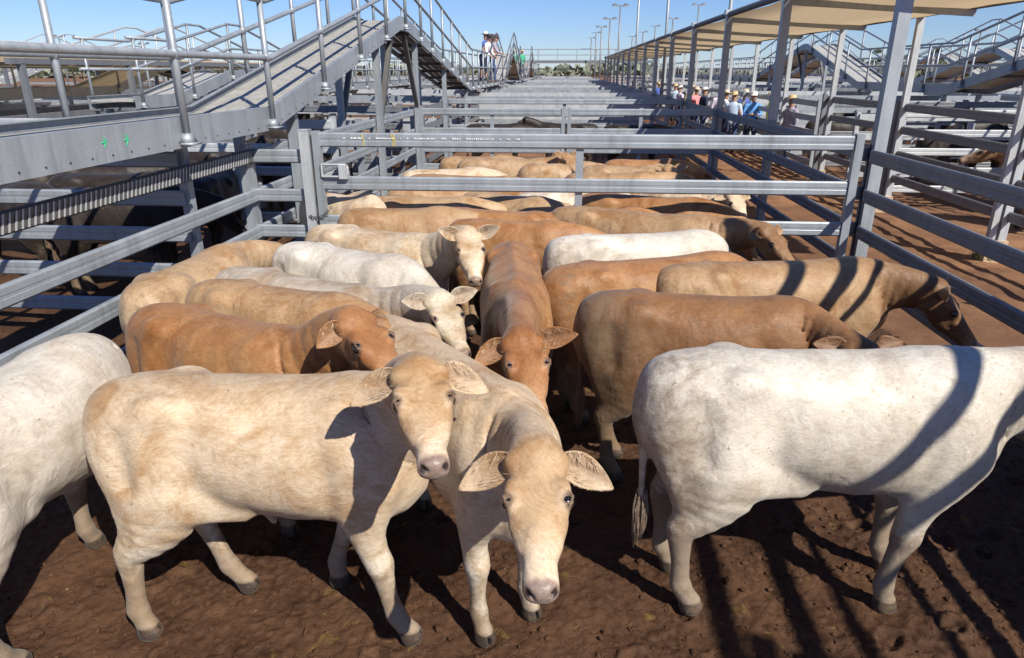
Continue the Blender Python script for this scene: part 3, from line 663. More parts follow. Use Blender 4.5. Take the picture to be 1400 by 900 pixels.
def make_cow(label, coat='tan', loc=(0, 0), heading=0, scale=1., matk='coat', cat='cattle', group='cattle', name='steer', tuft=True, **kw):
    """head given in world space as (poll, muzzle); returned object stands on the ground at loc"""
    hd = kw.pop('headw', None); hairs = kw.pop('hairs', 0); ca, sa = math.cos(heading), math.sin(heading)
    def tl(p): d = np.array((p[0] - loc[0], p[1] - loc[1], p[2])) / scale; return np.array((d[0] * ca + d[1] * sa, -d[0] * sa + d[1] * ca, d[2]))
    if hd is not None:
        a, b = tl(hd[0]), tl(hd[1]); kw['head'] = (a, b - a)
    _EARS.clear(); V, Q, C, eyes, te, hsv, hup, fd = cow_geo(coat=coat, **kw)
    me = mesh_np(name, V, Q); at = me.color_attributes.new('coat', 'FLOAT_COLOR', 'POINT'); at.data.foreach_set('color', C.astype(np.float32).ravel())
    o = link(name, me, M[matk]); o.location = (loc[0], loc[1], 0); o.rotation_euler = (0, 0, heading); o.scale = (scale,) * 3
    tag(o, label, cat, group)
    if hairs:
        rs = np.random.default_rng(len(V)); Nn = np.empty(len(V) * 3, np.float32); me.vertices.foreach_get('normal', Nn); Nn = Nn.reshape(-1, 3)
        ok = ~cow_geo.bald[Q].any(1); Qo = Q[ok]; e1 = V[Qo[:, 1]] - V[Qo[:, 0]]; e2 = V[Qo[:, 3]] - V[Qo[:, 0]]; ar = np.linalg.norm(np.cross(e1, e2), axis=1)
        n = int(hairs); sel = rs.choice(len(Qo), n, p=ar / ar.sum()); w_ = rs.random((n, 2)); q = Qo[sel]
        bl_ = lambda X: (X[q[:, 0]] * ((1 - w_[:, :1]) * (1 - w_[:, 1:])) + X[q[:, 1]] * (w_[:, :1] * (1 - w_[:, 1:])) + X[q[:, 2]] * (w_[:, :1] * w_[:, 1:]) + X[q[:, 3]] * ((1 - w_[:, :1]) * w_[:, 1:]))
        P = bl_(V); nn = bl_(Nn); nn /= np.linalg.norm(nn, axis=1)[:, None] + 1e-9; cc = bl_(C)
        flow = np.tile(np.array((-.55, 0, -.85)), (n, 1)); flow += rs.normal(0, .22, (n, 3))
        rel = (P - kw_poll(kw)) @ nrm(fd) > -.02; near_ = np.linalg.norm(P - kw_poll(kw) - fd * .2, axis=1) < .30; hd_ = rel & near_
        flow[hd_] = fd * .9 + rs.normal(0, .25, (int(hd_.sum()), 3))
        flow -= nn * (flow * nn).sum(1)[:, None]; flow /= np.linalg.norm(flow, axis=1)[:, None] + 1e-6
        ln = rs.uniform(.006, .012, n)[:, None] * np.where(hd_, .6, 1.0)[:, None]; d = flow + nn * rs.uniform(.03, .22, n)[:, None]; sdv = np.cross(flow, nn); wd_ = rs.uniform(.0007, .0013, n)[:, None]
        A_ = P - sdv * wd_ - nn * .001; B_ = P + sdv * wd_ - nn * .001; C_ = P + d * ln
        HV = np.stack([A_, B_, C_], 1).reshape(-1, 3); HC = np.repeat(cc * np.where(rs.random(n) < .5, .96, 1.10)[:, None], 3, 0); HC[:, 3] = np.repeat(cc[:, 3], 3)
        hm = mesh_np('hair', HV, np.arange(3 * n).reshape(-1, 3), False); ha = hm.color_attributes.new('coat', 'FLOAT_COLOR', 'POINT'); ha.data.foreach_set('color', HC.astype(np.float32).ravel())
        h_ = link('short_hair', hm, M[matk], o)
    if not kw.get('low') or coat != 'black':
        for c, r in eyes:
            mb = MB(); mb.add(*sphere_mb((0, 0, 0), r)); e = mb.build('eye', M['eye'], None, True); e.parent = o; e.location = tuple(c)
    if kw.get('vox', 1) < .0125:
        rs = np.random.default_rng(5)
        for i, e in enumerate(([x for x in _EARS])):
            mb = MB()
            for k in range(34):
                t = rs.uniform(.05, .6); v = rs.choice([-1, 1]) * rs.uniform(.45, 1.0); p, dn_, fw_, ou = e(t, v); q = p + fw_ * rs.uniform(.008, .02) - dn_ * v * rs.uniform(.005, .03) + ou * rs.uniform(.01, .03)
                mb.tube([p, (p + q) / 2 + fw_ * .004, q], [.0010, .0008, .0003], 3)
            t_ = mb.build('ear_hair', M['lash'], None); t_.parent = o
    if tuft:
        mb = hair_tuft((0, 0, 0), .26, .024, 20 if kw.get('low') else 60, np.random.default_rng(3), w=.0028); t = mb.build('tail_tuft', M['tuft_pale'] if coat in ('white', 'creamw', 'grey') else M['tuft'], None); t.parent = o; t.location = tuple(te)
    return o
def solve_muzzle(poll, px, py, L, near=True):
    """the point at distance L from the poll seen at the pixel"""
    O = np.array((0, 0, CAMH)); d = nrm(ray(px, py)); oc = O - poll; b = d @ oc; c = oc @ oc - L * L; D = b * b - c
    t = -b + (-math.sqrt(D) if near else math.sqrt(D)) if D > 0 else -b
    p = O + d * t; return poll + nrm(p - poll) * L
HERD = []
def cow(key, label, hip, wither, h=1.15, poll=None, muz=None, near=True, hs=1., h2=None, **kw):
    a = atH(*hip, h)[:2]; b = atH(*wither, h2 or h)[:2]; L = np.linalg.norm(b - a); hd = math.atan2(b[1] - a[1], b[0] - a[0]); sc = h / 1.15
    st = float(np.clip(L / .90 / sc, .86, 1.28)); st = kw.pop('st', st)
    dirv = np.array((math.cos(hd), math.sin(hd)))
    loc = a + dirv * (.46 * st * sc)
    if kw.get('anchor') == 'w': loc = b - dirv * (.44 * st * sc)
    kw.pop('anchor', None)
    if poll is not None:
        P = atY(*poll[:2], poll[2]); m = solve_muzzle(P, muz[0], muz[1], .45 * hs * sc, near); kw['headw'] = (P, m)
        P0 = np.array((loc[0] + dirv[0] * .4 * st, loc[1] + dirv[1] * .4 * st, .96 * sc))
        print('COW %s head %.0f st %.2f loc %s poll %s muz %s neck %.2f' % (key, math.degrees(hd), st, loc.round(2), P.round(2), m.round(2), np.linalg.norm(P - P0)))
    else: print('COW %s head %.0f st %.2f loc %s' % (key, math.degrees(hd), st, loc.round(2)))
    t = time.time(); o = make_cow(label, loc=loc, heading=hd, scale=sc, stretch=st, hs=hs, **kw); HERD.append(o)
    return o

# ------------------------------------------------------------------ yard steelwork
RAILP = lambda h=.135, t=.045: [(-t / 2, -h / 2 + .014), (-t / 2 + .012, -h / 2), (t / 2 - .012, -h / 2), (t / 2, -h / 2 + .014), (t / 2, -h * .10), (t / 2 - .003, -h * .07), (t / 2 - .003, h * .07), (t / 2, h * .10),
                               (t / 2, h / 2 - .014), (t / 2 - .012, h / 2), (-t / 2 + .012, h / 2), (-t / 2, h / 2 - .014), (-t / 2, h * .10), (-t / 2 + .003, h * .07), (-t / 2 + .003, -h * .07), (-t / 2, -h * .10)]
SQ = lambda w: [(-w / 2, -w / 2), (w / 2, -w / 2), (w / 2, w / 2), (-w / 2, w / 2)]
FH = (1.58, 1.18, .80, .42)
FH5 = (1.67, 1.33, 1.0, .66, .32)
def fence(label, p0, p1, heights=FH, posts=None, step=3.6, mat='galv', top=.10, group='cattle yard fences', cat='fence', name='rail_fence', railh=.135, postw=.085, off=.07, far=False):
    p0 = np.array(p0, float); p1 = np.array(p1, float); L = np.linalg.norm(p1 - p0); f = (p1 - p0) / L; sd = np.array((f[1], -f[0]))
    root = tag(empty(name, (p0[0], p0[1], 0)), label, cat, group)
    for h in heights:
        a = p0 + sd * off; b = p1 + sd * off
        mb = MB()
        if far: mb.extr((*a, h), (*b, h), [(-.025, -railh / 2), (.025, -railh / 2), (.025, railh / 2), (-.025, railh / 2)])
        else: mb.extr((*a, h), (*b, h), RAILP(railh))
        mb.build('rail', M[mat], root)
    n = max(1, round(L / step)); ps = posts if posts is not None else [L * i / n for i in range(n + 1)]
    for t in ps:
        q = p0 + f * t; mb = MB(); mb.extr((*q, -.08), (*q, heights[0] + top), SQ(postw), up=(f[0], f[1], 0))
        mb.extr((*q, heights[0] + top), (*q, heights[0] + top + .006), SQ(postw + .006), up=(f[0], f[1], 0)); mb.build('post', M[mat], root)
    return root

XL, XR = -3.28, 3.2
ORD = ['first', 'second', 'third', 'fourth', 'fifth', 'sixth', 'seventh', 'eighth', 'ninth', 'tenth', 'second last', 'last']
MN = dict(galv='grey', galv_pale='pale', galv_dull='dull')
fence('galvanised rail fence running down the left side of the front pen', (XL, -2.5), (XL, 7.0), step=2.4, posts=[0, 2.3, 4.7, 9.5], off=.07)
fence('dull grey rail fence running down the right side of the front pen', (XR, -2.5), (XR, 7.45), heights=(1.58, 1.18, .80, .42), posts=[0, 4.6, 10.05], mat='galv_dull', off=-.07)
fence('short stepped piece of fence between the left side fence and the gate post', (XL, 7.02), (-2.62, 7.02), posts=[.66], top=.26, postw=.10, off=-.02)
# continuing lines
for x, side in ((XL, 'left'), (XR, 'right')):
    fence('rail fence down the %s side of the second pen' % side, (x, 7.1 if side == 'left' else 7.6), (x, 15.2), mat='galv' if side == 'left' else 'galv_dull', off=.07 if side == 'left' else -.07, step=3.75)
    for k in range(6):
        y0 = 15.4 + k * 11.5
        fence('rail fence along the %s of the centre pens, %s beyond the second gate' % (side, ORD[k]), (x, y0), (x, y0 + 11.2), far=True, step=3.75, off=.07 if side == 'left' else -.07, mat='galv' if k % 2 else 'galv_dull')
# swing gates across the pens
def gate(label, x0, x1, y, hs=(1.75, 1.32, .92, .5), mat='galv', latch=False, marks=False, stile=.075, mid=True, cat='gate', group='swing gates across the centre pens'):
    root = tag(empty('cattle_gate', (x0, y, 0)), label, cat, group)
    for h in hs:
        mb = MB(); mb.extr((x0, y, h), (x1, y, h), RAILP(.14)); r = mb.build('rail', M[mat], root)
        if marks and h == hs[0]:
            rs = random.Random(4); mk = MB(); x = x0 + .28
            while x < x0 + 2.05:
                w = rs.uniform(.006, .016); hh = rs.uniform(.008, .016); mk.box((x, y - .0265, h + .012), (x + w, y - .0232, h + .012 + hh)); x += w + (rs.uniform(.004, .010) if rs.random() < .85 else .06)
            mk.build('printed_mark', M['white'], r)
            mk = MB()
            for px_, dz in ((.48, 0), (.78, 0), (.80, .04)):
                mk.tube([(x0 + px_, y - .026, h - .055), (x0 + px_ + .01, y - .026, h + .0), (x0 + px_ - .012, y - .026, h + .06)], .004, 4)
            mk.build('crayon_mark', M['yellow'], r)
    for t in (x0, x1) + (((x0 + x1) / 2,) if mid else ()):
        lo = hs[-1] - .07; mb = MB()
        mb.extr((t, y + (.0 if t in (x0, x1) else .048), lo), (t, y + (.0 if t in (x0, x1) else .048), hs[0] + .085), SQ(stile), up=(0, 1, 0)); mb.build('stile', M[mat], root)
    if latch:
        mb = MB(); a = hs[1] + .07
        mb.tube([(x0 + .04, y - .05, a + .12), (x0 + .28, y - .05, a + .12), (x0 + .31, y - .05, a + .09), (x0 + .31, y - .05, a + .03), (x0 + .20, y - .05, a), (x0 + .04, y - .05, a)], .012, 6)
        mb.tube([(x0 + .04, y - .05, a + .12), (x0 + .04, y - .05, a)], .012, 6); mb.box((x0 + .22, y - .07, a - .02), (x0 + .31, y - .03, a + .12)); mb.build('latch', M['galv_pale'], root)
        mb = MB(); rs = random.Random(2)
        for k in range(9):
            c = np.array((x0 - .12 + k * .028, y - .06 - .008 * (k % 2), .98 - .05 * math.sin(k / 8 * 3.14) + k * .012))
            mb.tube([c + np.array((.016 * math.cos(a_), .006 * math.sin(a_ * 2), .012 * math.sin(a_))) for a_ in np.linspace(0, 6.28, 8)], .004, 4)
        mb.build('chain', M['rubber'], root)
    return root
gate('wide swing gate with faint white print on its top rail, closing the front pen', -2.50, 2.80, 7.0, latch=True, marks=True)
gp_ = tag(empty('gate_post', (-2.62, 7.0, 0)), 'tall square gate post beside the chained latch of the front gate', 'post')
MB().extr((-2.62, 7.0, -.1), (-2.62, 7.0, 1.84), SQ(.095), up=(0, 1, 0)).build('shaft', M['galv_pale'], gp_); MB().box((-2.672, 6.948, 1.84), (-2.568, 7.052, 1.85)).build('cap', M['galv_pale'], gp_)
gate('second cross gate behind the cattle of the middle pen, left leaf', -3.1, -.05, 15.3, hs=FH, group='swing gates across the centre pens')
gate('second cross gate behind the cattle of the middle pen, right leaf', .08, 3.1, 15.3, hs=FH, group='swing gates across the centre pens')
fence('open centre fence crossing the lane beyond the second cross gate', (XL + .1, 19.6), (XR - .1, 19.6), heights=(1.62, 1.3, .95, .6), step=3.1)
ys = [22.6, 26.5, 30.5, 35, 40, 46, 53, 61, 70, 81, 94, 108]
for i, y in enumerate(ys):
    fence('%s cross fence of flat steel rails receding down the centre beyond the dark cattle' % ORD[i], (XL + .1, y), (XR - .1, y), heights=FH, step=3.2, far=True, mat=['galv', 'galv_pale', 'galv'][i % 3], railh=.15)

AX = 5.85
# left yard blocks
lx = [(-9.9, XL - .1), (-17.5, -11.6), (-26, -18.5), (-38, -27)]
ly = [(6.0, 'a'), (10.2, 'b'), (14.5, 'c'), (20, 'd'), (27, 'e'), (36, 'f'), (48, 'g'), (64, 'h'), (85, 'i'), (110, 'j')]
names = ['beside the front pen', 'one lane further left', 'two lanes further left', 'three lanes further left']
for i, (x0, x1) in enumerate(lx):
    for j, (y, _) in enumerate(ly):
        if i and j == 0: continue
        if i > 1 and j < 3: continue
        fence('%s cross fence from the front in the left yards, %s' % (ORD[j], names[i]), (x0, y + i * .3), (x1, y + i * .3), heights=FH5 if i < 2 else FH, step=2.9, far=(i > 0 or j > 2), mat=['galv', 'galv_pale', 'galv_dull'][(i + j) % 3], group='fences of the left yards')
for k, (x, y0, y1) in enumerate([(-9.95, 4, 30), (-11.5, 4, 30), (-17.8, 8, 45), (-18.4, 20, 60), (-26.5, 20, 70)]):
    fence('%s long fence line out from the left walkway, running into the distance' % ORD[k], (x, y0), (x, y1), heights=FH, step=3.6, far=True, mat='galv_dull', group='fences of the left yards')
for k in range(9):                                                  # feeder lanes between the blocks
    y = [12.2, 16.8, 22.6, 30, 40, 54, 70, 92, 120][k]
    fence('%s lane fence of low pale rails between the left yard blocks' % ORD[k], (-16.5 - k * 2.2, y), (XL - .2, y + .5), heights=(1.5, 1.12, .74, .36), step=2.3, far=True, mat='galv_pale' if k % 2 else 'galv', group='lane fences between the yard blocks')
    y = [15.4, 19.6, 24, 29, 35, 43, 54, 70, 92][k]
    fence('%s lane fence of low rails between the right yard blocks' % ORD[k], (AX + .2, y), (20 + k * 2.5, y + .6), heights=(1.5, 1.12, .74, .36), step=2.3, far=True, mat='galv' if k % 2 else 'galv_pale', group='lane fences between the yard blocks')
# right yard blocks
AX = 5.85
RPOST = [9.6 + 3.5 * k for k in range(12)]
fence('dull fence along the far side of the roofed aisle', (AX, 6.0), (AX, 17.0), heights=(1.80, 1.42, 1.0, .58), posts=[0, 3.62, 7.22, 10.9], mat='galv_dull', off=.07)
for k in range(4):
    fence('%s length of fence on the far side of the aisle behind the stockmen' % ORD[k], (AX, 17.2 + k * 11), (AX, 28 + k * 11), heights=FH5, step=3.6, far=True, mat='galv', off=.07)
rx = [(AX + .3, 12.2), (13.6, 20), (20.5, 28), (29, 40)]; ry = [13.6, 17.4, 21.5, 26, 31.5, 38, 47, 60, 78, 105]
rn = ['next to the aisle', 'one lane further right', 'two lanes further right', 'three lanes further right']
for i, (x0, x1) in enumerate(rx):
    for j, y in enumerate(ry):
        if i > 1 and j < 2: continue
        fence('%s cross fence from the front in the right yards, %s' % (ORD[j], rn[i]), (x0, y + i * .4), (x1, y + i * .4), heights=FH5 if i < 2 else FH, step=2.7, far=(i > 0 or j > 1), mat=['galv_pale', 'galv', 'galv_dull'][(i + 2 * j) % 3], group='fences of the right yards')
for k, (x, y0, y1) in enumerate([(12.4, 9, 45), (13.4, 12, 50), (20.3, 16, 60), (28.5, 24, 70)]):
    fence('%s long fence line out from the aisle, running into the distance' % ORD[k], (x, y0), (x, y1), heights=FH5, step=3.6, far=True, mat='galv', group='fences of the right yards')

# ------------------------------------------------------------------ raised walkways
def walkway(label, xr, xl, prof, posts_y, mat='galv', far=False, legs=(), rail_gap=None, deck=True, group='raised walkways', marks=False, detail=True, noleft=False):
    """prof = [(y, floor height)]"""
    root = tag(empty('raised_walkway', (xr, prof[0][0], 0)), label, 'walkway', group)
    py = [p[0] for p in prof]; pz = [p[1] for p in prof]
    hz = lambda y: float(np.interp(y, py, pz))
    sgn = 1 if xr > xl else -1
    for s, x in ((1, xr), (-1, xl)):
        mb = MB(); xi = x - sgn * s * .045
        for i in range(len(prof) - 1):
            a = (prof[i][0], prof[i][1]); b = (prof[i + 1][0], prof[i + 1][1])
            q = [(x, a[0], a[1] - .16), (x, b[0], b[1] - .16), (x, b[0], b[1] + .07), (x, a[0], a[1] + .07)]
            r = [(v[0] - sgn * s * .008, v[1], v[2]) for v in q]
            mb.add(q + r, [(0, 1, 2, 3), (7, 6, 5, 4), (0, 4, 5, 1), (3, 2, 6, 7), (1, 5, 6, 2), (0, 3, 7, 4)])
            for zz in (.062, -.160):                                    # channel flanges
                q = [(x, a[0], a[1] + zz), (x, b[0], b[1] + zz), (xi, b[0], b[1] + zz), (xi, a[0], a[1] + zz)]
                r = [(v[0], v[1], v[2] + .008) for v in q]
                q = [(v[0] - sgn * s * .0085, v[1], v[2]) if k < 2 else v for k, v in enumerate(q)]; r = [(v[0] - sgn * s * .0085, v[1], v[2]) if k < 2 else v for k, v in enumerate(r)]
                mb.add(q + r, [(0, 1, 2, 3), (7, 6, 5, 4), (0, 4, 5, 1), (3, 2, 6, 7), (1, 5, 6, 2), (0, 3, 7, 4)])
        ch = mb.build('channel_beam', M[mat], root)
        if detail and s == 1:
            bt = MB(); y = prof[0][0] + .1
            while y < min(prof[-1][0], 22):
                z = hz(y) - .115; bt.tube([(x - .002, y, z), (x + sgn * .006, y, z)], .0065, 6); y += .21 if y < 8 else .42
            bt.build('bolt_row', M['rubber'], ch) if marks else None
            if marks:
                gm = MB()
                for (yy, zz, hh) in ((4.42, -.03, .07), (4.66, -.035, .085)):
                    gm.tube([(x + .002, yy, hz(yy) + zz + hh / 2), (x + .002, yy + .012, hz(yy) + zz), (x + .002, yy - .01, hz(yy) + zz - hh / 2)], [.004, .006, .002], 5); gm.tube([(x + .002, yy - .03, hz(yy) + zz), (x + .002, yy + .03, hz(yy) + zz + .01)], [.005, .003], 5)
                gm.build('crayon_mark', M['green'], ch)
    if deck:
        n = 5 if not far else 2; w = (abs(xr - xl) - .10) / n; x0 = min(xr, xl) + .05
        mb = MB()
        for k in range(n):
            for i in range(len(prof) - 1):
                a, b = prof[i], prof[i + 1]; u0 = x0 + k * w + .008; u1 = x0 + (k + 1) * w - .008
                m = 4 if not far else 1; ww = (u1 - u0) / m
                for r_ in range(m):
                    c0 = u0 + r_ * ww; c1 = c0 + ww * .62 if m > 1 else u1
                    mb.add([(c0, a[0], a[1] - .03), (c1, a[0], a[1] - .03), (c1, b[0], b[1] - .03), (c0, b[0], b[1] - .03), (c0, a[0], a[1] + .0), (c1, a[0], a[1]), (c1, b[0], b[1]), (c0, b[0], b[1])],
                           [(0, 3, 2, 1), (4, 5, 6, 7), (0, 1, 5, 4), (1, 2, 6, 5), (2, 3, 7, 6), (3, 0, 4, 7)])
                if m > 1:
                    mb.add([(u0, a[0], a[1] - .030), (u1, a[0], a[1] - .030), (u1, b[0], b[1] - .030), (u0, b[0], b[1] - .030), (u0, a[0], a[1] - .024), (u1, a[0], a[1] - .024), (u1, b[0], b[1] - .024), (u0, b[0], b[1] - .024)],
                           [(0, 3, 2, 1), (4, 5, 6, 7), (0, 1, 5, 4), (1, 2, 6, 5), (2, 3, 7, 6), (3, 0, 4, 7)])
        mb.build('deck', M['deck'], root)
        y = prof[0][0] + .3
        while y < prof[-1][0]:
            z = hz(y) - .10; MB().extr((xr - sgn * .05, y, z), (xl + sgn * .05, y, z), SQ(.07)).build('bearer', M['galv_dark'], root); y += 1.2 if not far else 3
    # hand rails
    brk = [p[0] for p in prof]
    for s, x in ((1, xr + sgn * .03), (-1, xl - sgn * .03)):
        if noleft and s == -1: continue
        for hh in (.53, 1.05):
            pts = [(x, y, z + hh) for y, z in prof]
            if rail_gap and hh > 1: pts = [p for p in pts]
            MB().tube(pts, .029, 6 if far else 10).build('handrail', M[mat], root, True)
        for y in posts_y:
            z = hz(y); mb = MB(); mb.tube([(x, y, z - .06), (x, y, z + 1.05)], .029, 5 if far else 10)
            if detail:
                for hh in (.53,): mb.tube([(x, y, z + hh - .035), (x, y, z + hh + .035)], .034, 8)
                mb.add([(x - .05, y - .06, z - .12), (x + .05, y - .06, z - .12), (x + .05, y + .06, z - .12), (x - .05, y + .06, z - .12), (x - .03, y - .035, z - .05), (x + .03, y - .035, z - .05), (x + .03, y + .035, z - .05), (x - .03, y + .035, z - .05)],
                       [(0, 3, 2, 1), (4, 5, 6, 7), (0, 1, 5, 4), (1, 2, 6, 5), (2, 3, 7, 6), (3, 0, 4, 7)])
                mb.box((x - .075, y - .075, z - .135), (x + .075, y + .075, z - .12))
            mb.build('handrail_post', M[mat], root, True)
    for (y, lean) in legs:
        z = hz(y) - .17
        for x in (xr - sgn * .12, xl + sgn * .12):
            mb = MB(); mb.extr((x, y, -.08), (x, y, z), SQ(.10), up=(0, 1, 0)); mb.build('leg', M['galv' if not far else mat], root)
            if lean:
                mb = MB(); yb = y + lean; mb.extr((x, y, max(.6, z - 1.25)), (x, yb, hz(yb) - .17), SQ(.08), up=(1, 0, 0)); mb.build('brace', M['galv_dark'], root)
    return root
ply = [3.1, 5.4, 7.1, 8.8, 10.5, 12.1, 13.6, 15.0, 16.2, 17.6, 19, 20.4, 21.8, 23.2, 24.6, 26, 27.5, 29, 30.5]
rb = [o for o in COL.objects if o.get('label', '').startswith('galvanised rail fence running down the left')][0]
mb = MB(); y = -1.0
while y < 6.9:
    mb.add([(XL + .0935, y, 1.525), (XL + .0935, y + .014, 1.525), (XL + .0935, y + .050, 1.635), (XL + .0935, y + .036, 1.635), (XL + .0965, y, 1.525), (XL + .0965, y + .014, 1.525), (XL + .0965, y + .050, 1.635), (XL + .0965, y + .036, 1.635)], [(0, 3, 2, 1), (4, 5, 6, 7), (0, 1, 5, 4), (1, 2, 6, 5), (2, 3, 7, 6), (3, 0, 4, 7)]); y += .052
tr_ = [c for c in COL.objects if c.parent == rb and c.name.startswith('rail')][0]; tr_.data.materials.clear(); tr_.data.materials.append(M['galv_dark']); tr_['label'] = 'dark sun-slit top rail'  # dark steel stands in for walkway shade on this rail
mb.build('sun_slits', M['galv_pale'], tr_)  # raised pale bars imitate slits of sunlight along the shaded rail
walkway('long galvanised walkway on the left rising to a humped bridge over the lane', -3.0, -3.90, [(-1.5, 1.99), (7.2, 1.99), (13.3, 3.25), (13.9, 3.25), (22.8, 1.98), (33, 1.98)], ply,
        legs=[(1.0, 0), (8.0, 0), (11.9, 1.1), (15.0, -1.0), (18.5, 0), (22.5, 0), (28, 0)], marks=True)
prof2 = [(33.6, 1.98), (36, 1.98), (41, 3.3), (41.6, 3.3), (47, 1.98), (58, 1.98), (62, 3.3), (66, 1.98), (80, 1.98)]
walkway('far stretch of the left walkway with two small humps beyond the people', -3.0, -3.90, prof2, list(np.arange(34, 80, 2.4)), far=True, mat='galv_dull')
walkway('walkway in the left distance behind the black cattle, with a low hump', -12.3, -13.5, [(5, 1.95), (19, 1.95), (22, 2.6), (22.6, 2.6), (26, 1.95), (60, 1.95)], list(np.arange(6, 60, 2.2)), far=True, mat='galv_pale')
walkway('low walkway with a gentle hump above the black cattle on the left', -7.8, -8.7, [(12.6, 1.9), (14.2, 1.9), (16.6, 2.35), (17.2, 2.35), (19.6, 1.9), (52, 1.9)], list(np.arange(12.8, 52, 1.9)), far=True, mat='galv', legs=[(13, 0), (17, 0), (22, 0)])
walkway('farthest walkway on the left, pale against the sky', -27.2, -28.4, [(14, 1.95), (34, 1.95), (38.5, 3.2), (39.2, 3.2), (44, 1.95), (90, 1.95)], list(np.arange(15, 90, 2.6)), far=True, mat='galv_pale')
walkway('walkway beyond the right pens rising towards the right edge of the picture', 9.6, 10.7, [(8, 2.0), (12.2, 3.3), (12.8, 3.3), (19.2, 2.0), (25, 2.0), (30.6, 3.35), (31.2, 3.35), (39, 2.0), (85, 2.0)], list(np.arange(9, 85, 1.9)), far=True, mat='galv', legs=[(10, 0), (12.5, .9), (16, 0), (19.5, 0), (25, 0), (31, 1.0), (36, 0), (42, 0)])
walkway('second walkway out on the right with two low humps', 16.5, 17.6, [(14, 2.0), (26, 2.0), (30, 3.2), (30.6, 3.2), (36, 2.0), (46, 2.0), (50, 3.2), (51, 3.2), (56, 2.0), (90, 2.0)], list(np.arange(14, 90, 2.3)), far=True, mat='galv_pale')
walkway('farthest walkway on the right, showing as thin rails on the skyline', 28.0, 29.2, [(20, 2.0), (36, 2.0), (41, 3.3), (41.8, 3.3), (47, 2.0), (52, 2.0), (58, 3.6), (59, 3.6), (66, 2.0), (110, 2.0)], list(np.arange(20, 110, 2.6)), far=True, mat='galv_pale')
# the walkway that ends beside the front right of the pen
walkway('short raised walkway by the right front of the pen, striping the cattle with shadow', 3.45, 4.6, [(-3.0, 1.75), (4.3, 1.75)], [-2.6, 4.25], mat='galv', legs=[(-2, 0), (3.9, 0)])
fence('tall open steel frame carrying on the line of the roofed aisle towards the viewer', (3.30, -2.5), (3.30, 4.2), heights=(3.55, 3.05), posts=[0, 6.7], mat='galv_dull', railh=.15)

# bridge crossing above the centre lane in the distance
def bridge():
    root = tag(empty('footbridge', (-5.2, 77, 0)), 'thin footbridge with handrails spanning the centre lane against the sky', 'footbridge')
    MB().box((-5.2, 76.6, 3.15), (9.0, 77.8, 3.42)).build('deck', M['galv_dull'], root)
    for y in (76.6, 77.8):
        for z in (3.95, 4.5): MB().tube([(-5.2, y, z), (9, y, z)], .03, 6).build('handrail', M['galv'], root)
        for k in range(8): MB().tube([(-5 + k * 2, y, 3.3), (-5 + k * 2, y, 4.5)], .03, 6).build('handrail_post', M['galv'], root)
    for x in (-5, 8.8):
        MB().box((x - .08, 77.1, -.05), (x + .08, 77.3, 3.15)).build('leg', M['galv_dull'], root)
bridge()
# ------------------------------------------------------------------ shade roofs
def roof(label, x0, x1, z0, z1, lpost, rpost, y0, y1, name='shade_roof', mat='galv'):
    root = tag(empty(name, (x0, y0, 0)), label, 'shade roof')
    mb = MB(); n = 24; rows = []
    ysr = np.linspace(y0, y1, max(4, int((y1 - y0) / 1.8)))
    vs = []; fs = []
    for i, y in enumerate(ysr):
        for k in range(5):
            t = k / 4; vs.append((x0 + .05 + (x1 - x0 - .1) * t, y, z0 + (z1 - z0) * t - .03 * math.sin(math.pi * t) - (.03 if i % 2 else 0)))
    for i in range(len(ysr) - 1):
        for k in range(4): a = i * 5 + k; fs.append((a, a + 1, a + 6, a + 5))
    mb.add(vs, fs); c = mb.build('shade_cloth', M['cloth'], root, True)
    so = c.modifiers.new('s', 'SOLIDIFY'); so.thickness = .006
    for x, z in ((x0, z0), (x1, z1)):
        MB().tube([(x, y0, z + .03), (x, y1, z + .03)], .055, 10).build('edge_beam', M['galv_dull'], root, True)
    for y, py in sorted([(y, 0) for y in lpost]):
        MB().extr((x0, y, z0 - .07), (x1, y, z1 - .07), SQ(.09)).build('rafter', M['galv'], root)
    for y in lpost:
        MB().extr((x0, y, -.08), (x0, y, z0 + .02), SQ(.12), up=(0, 1, 0)).build('post', M[mat], root)
        MB().box((x0 - .09, y - .09, z0 + .02), (x0 + .09, y + .09, z0 + .11)).build('bracket', M['galv_pale'], root)
    for y in rpost:
        MB().extr((x1, y, .25 if y < 11 else -.08), (x1, y, z1), SQ(.10), up=(0, 1, 0)).build('post', M['galv_pale'], root)
        if y < 12: MB().extr((x1 - .13, y, .25), (x1 - .13, y, z1), SQ(.08), up=(0, 1, 0)).build('post', M['galv_pale'], root)
        MB().box((x1 - .2, y - .09, -.05), (x1 + .07, y + .09, .26)).build('post_base', M['timber'], root)
    return root
LP = [7.55 + 3.92 * k for k in range(15)]
roof('long tan shade cloth roof on steel posts over the aisle on the right', XR + .02, AX + .05, 3.43, 3.26, LP, RPOST, 7.1, 64)
roof('shade roof over the front end of the aisle, outside the right edge of the picture', XR + .25, AX + .05, 3.43, 3.26, [-4.2, -.6], [-4.2, -.6], -8, -.35)
def low_roof(label, x0, x1, y0, y1, z, st=3.2, mat='galv_dull'):
    root = tag(empty('shade_roof', (x0, y0, 0)), label, 'shade roof', 'low shade roofs in the far yards')
    c = MB().box((x0, y0, z), (x1, y1, z + .03)).build('shade_cloth', M['cloth'], root)
    for x in (x0, x1):
        MB().extr((x, y0, z - .06), (x, y1, z - .06), SQ(.10)).build('edge_beam', M[mat], root)
        y = y0 + .3
        while y < y1: MB().extr((x, y, -.08), (x, y, z - .1), SQ(.10), up=(0, 1, 0)).build('post', M[mat], root); y += st
low_roof('low tan shade roof over the left yards behind the walkway handrail', -14.6, -9.6, 12, 34, 2.62)
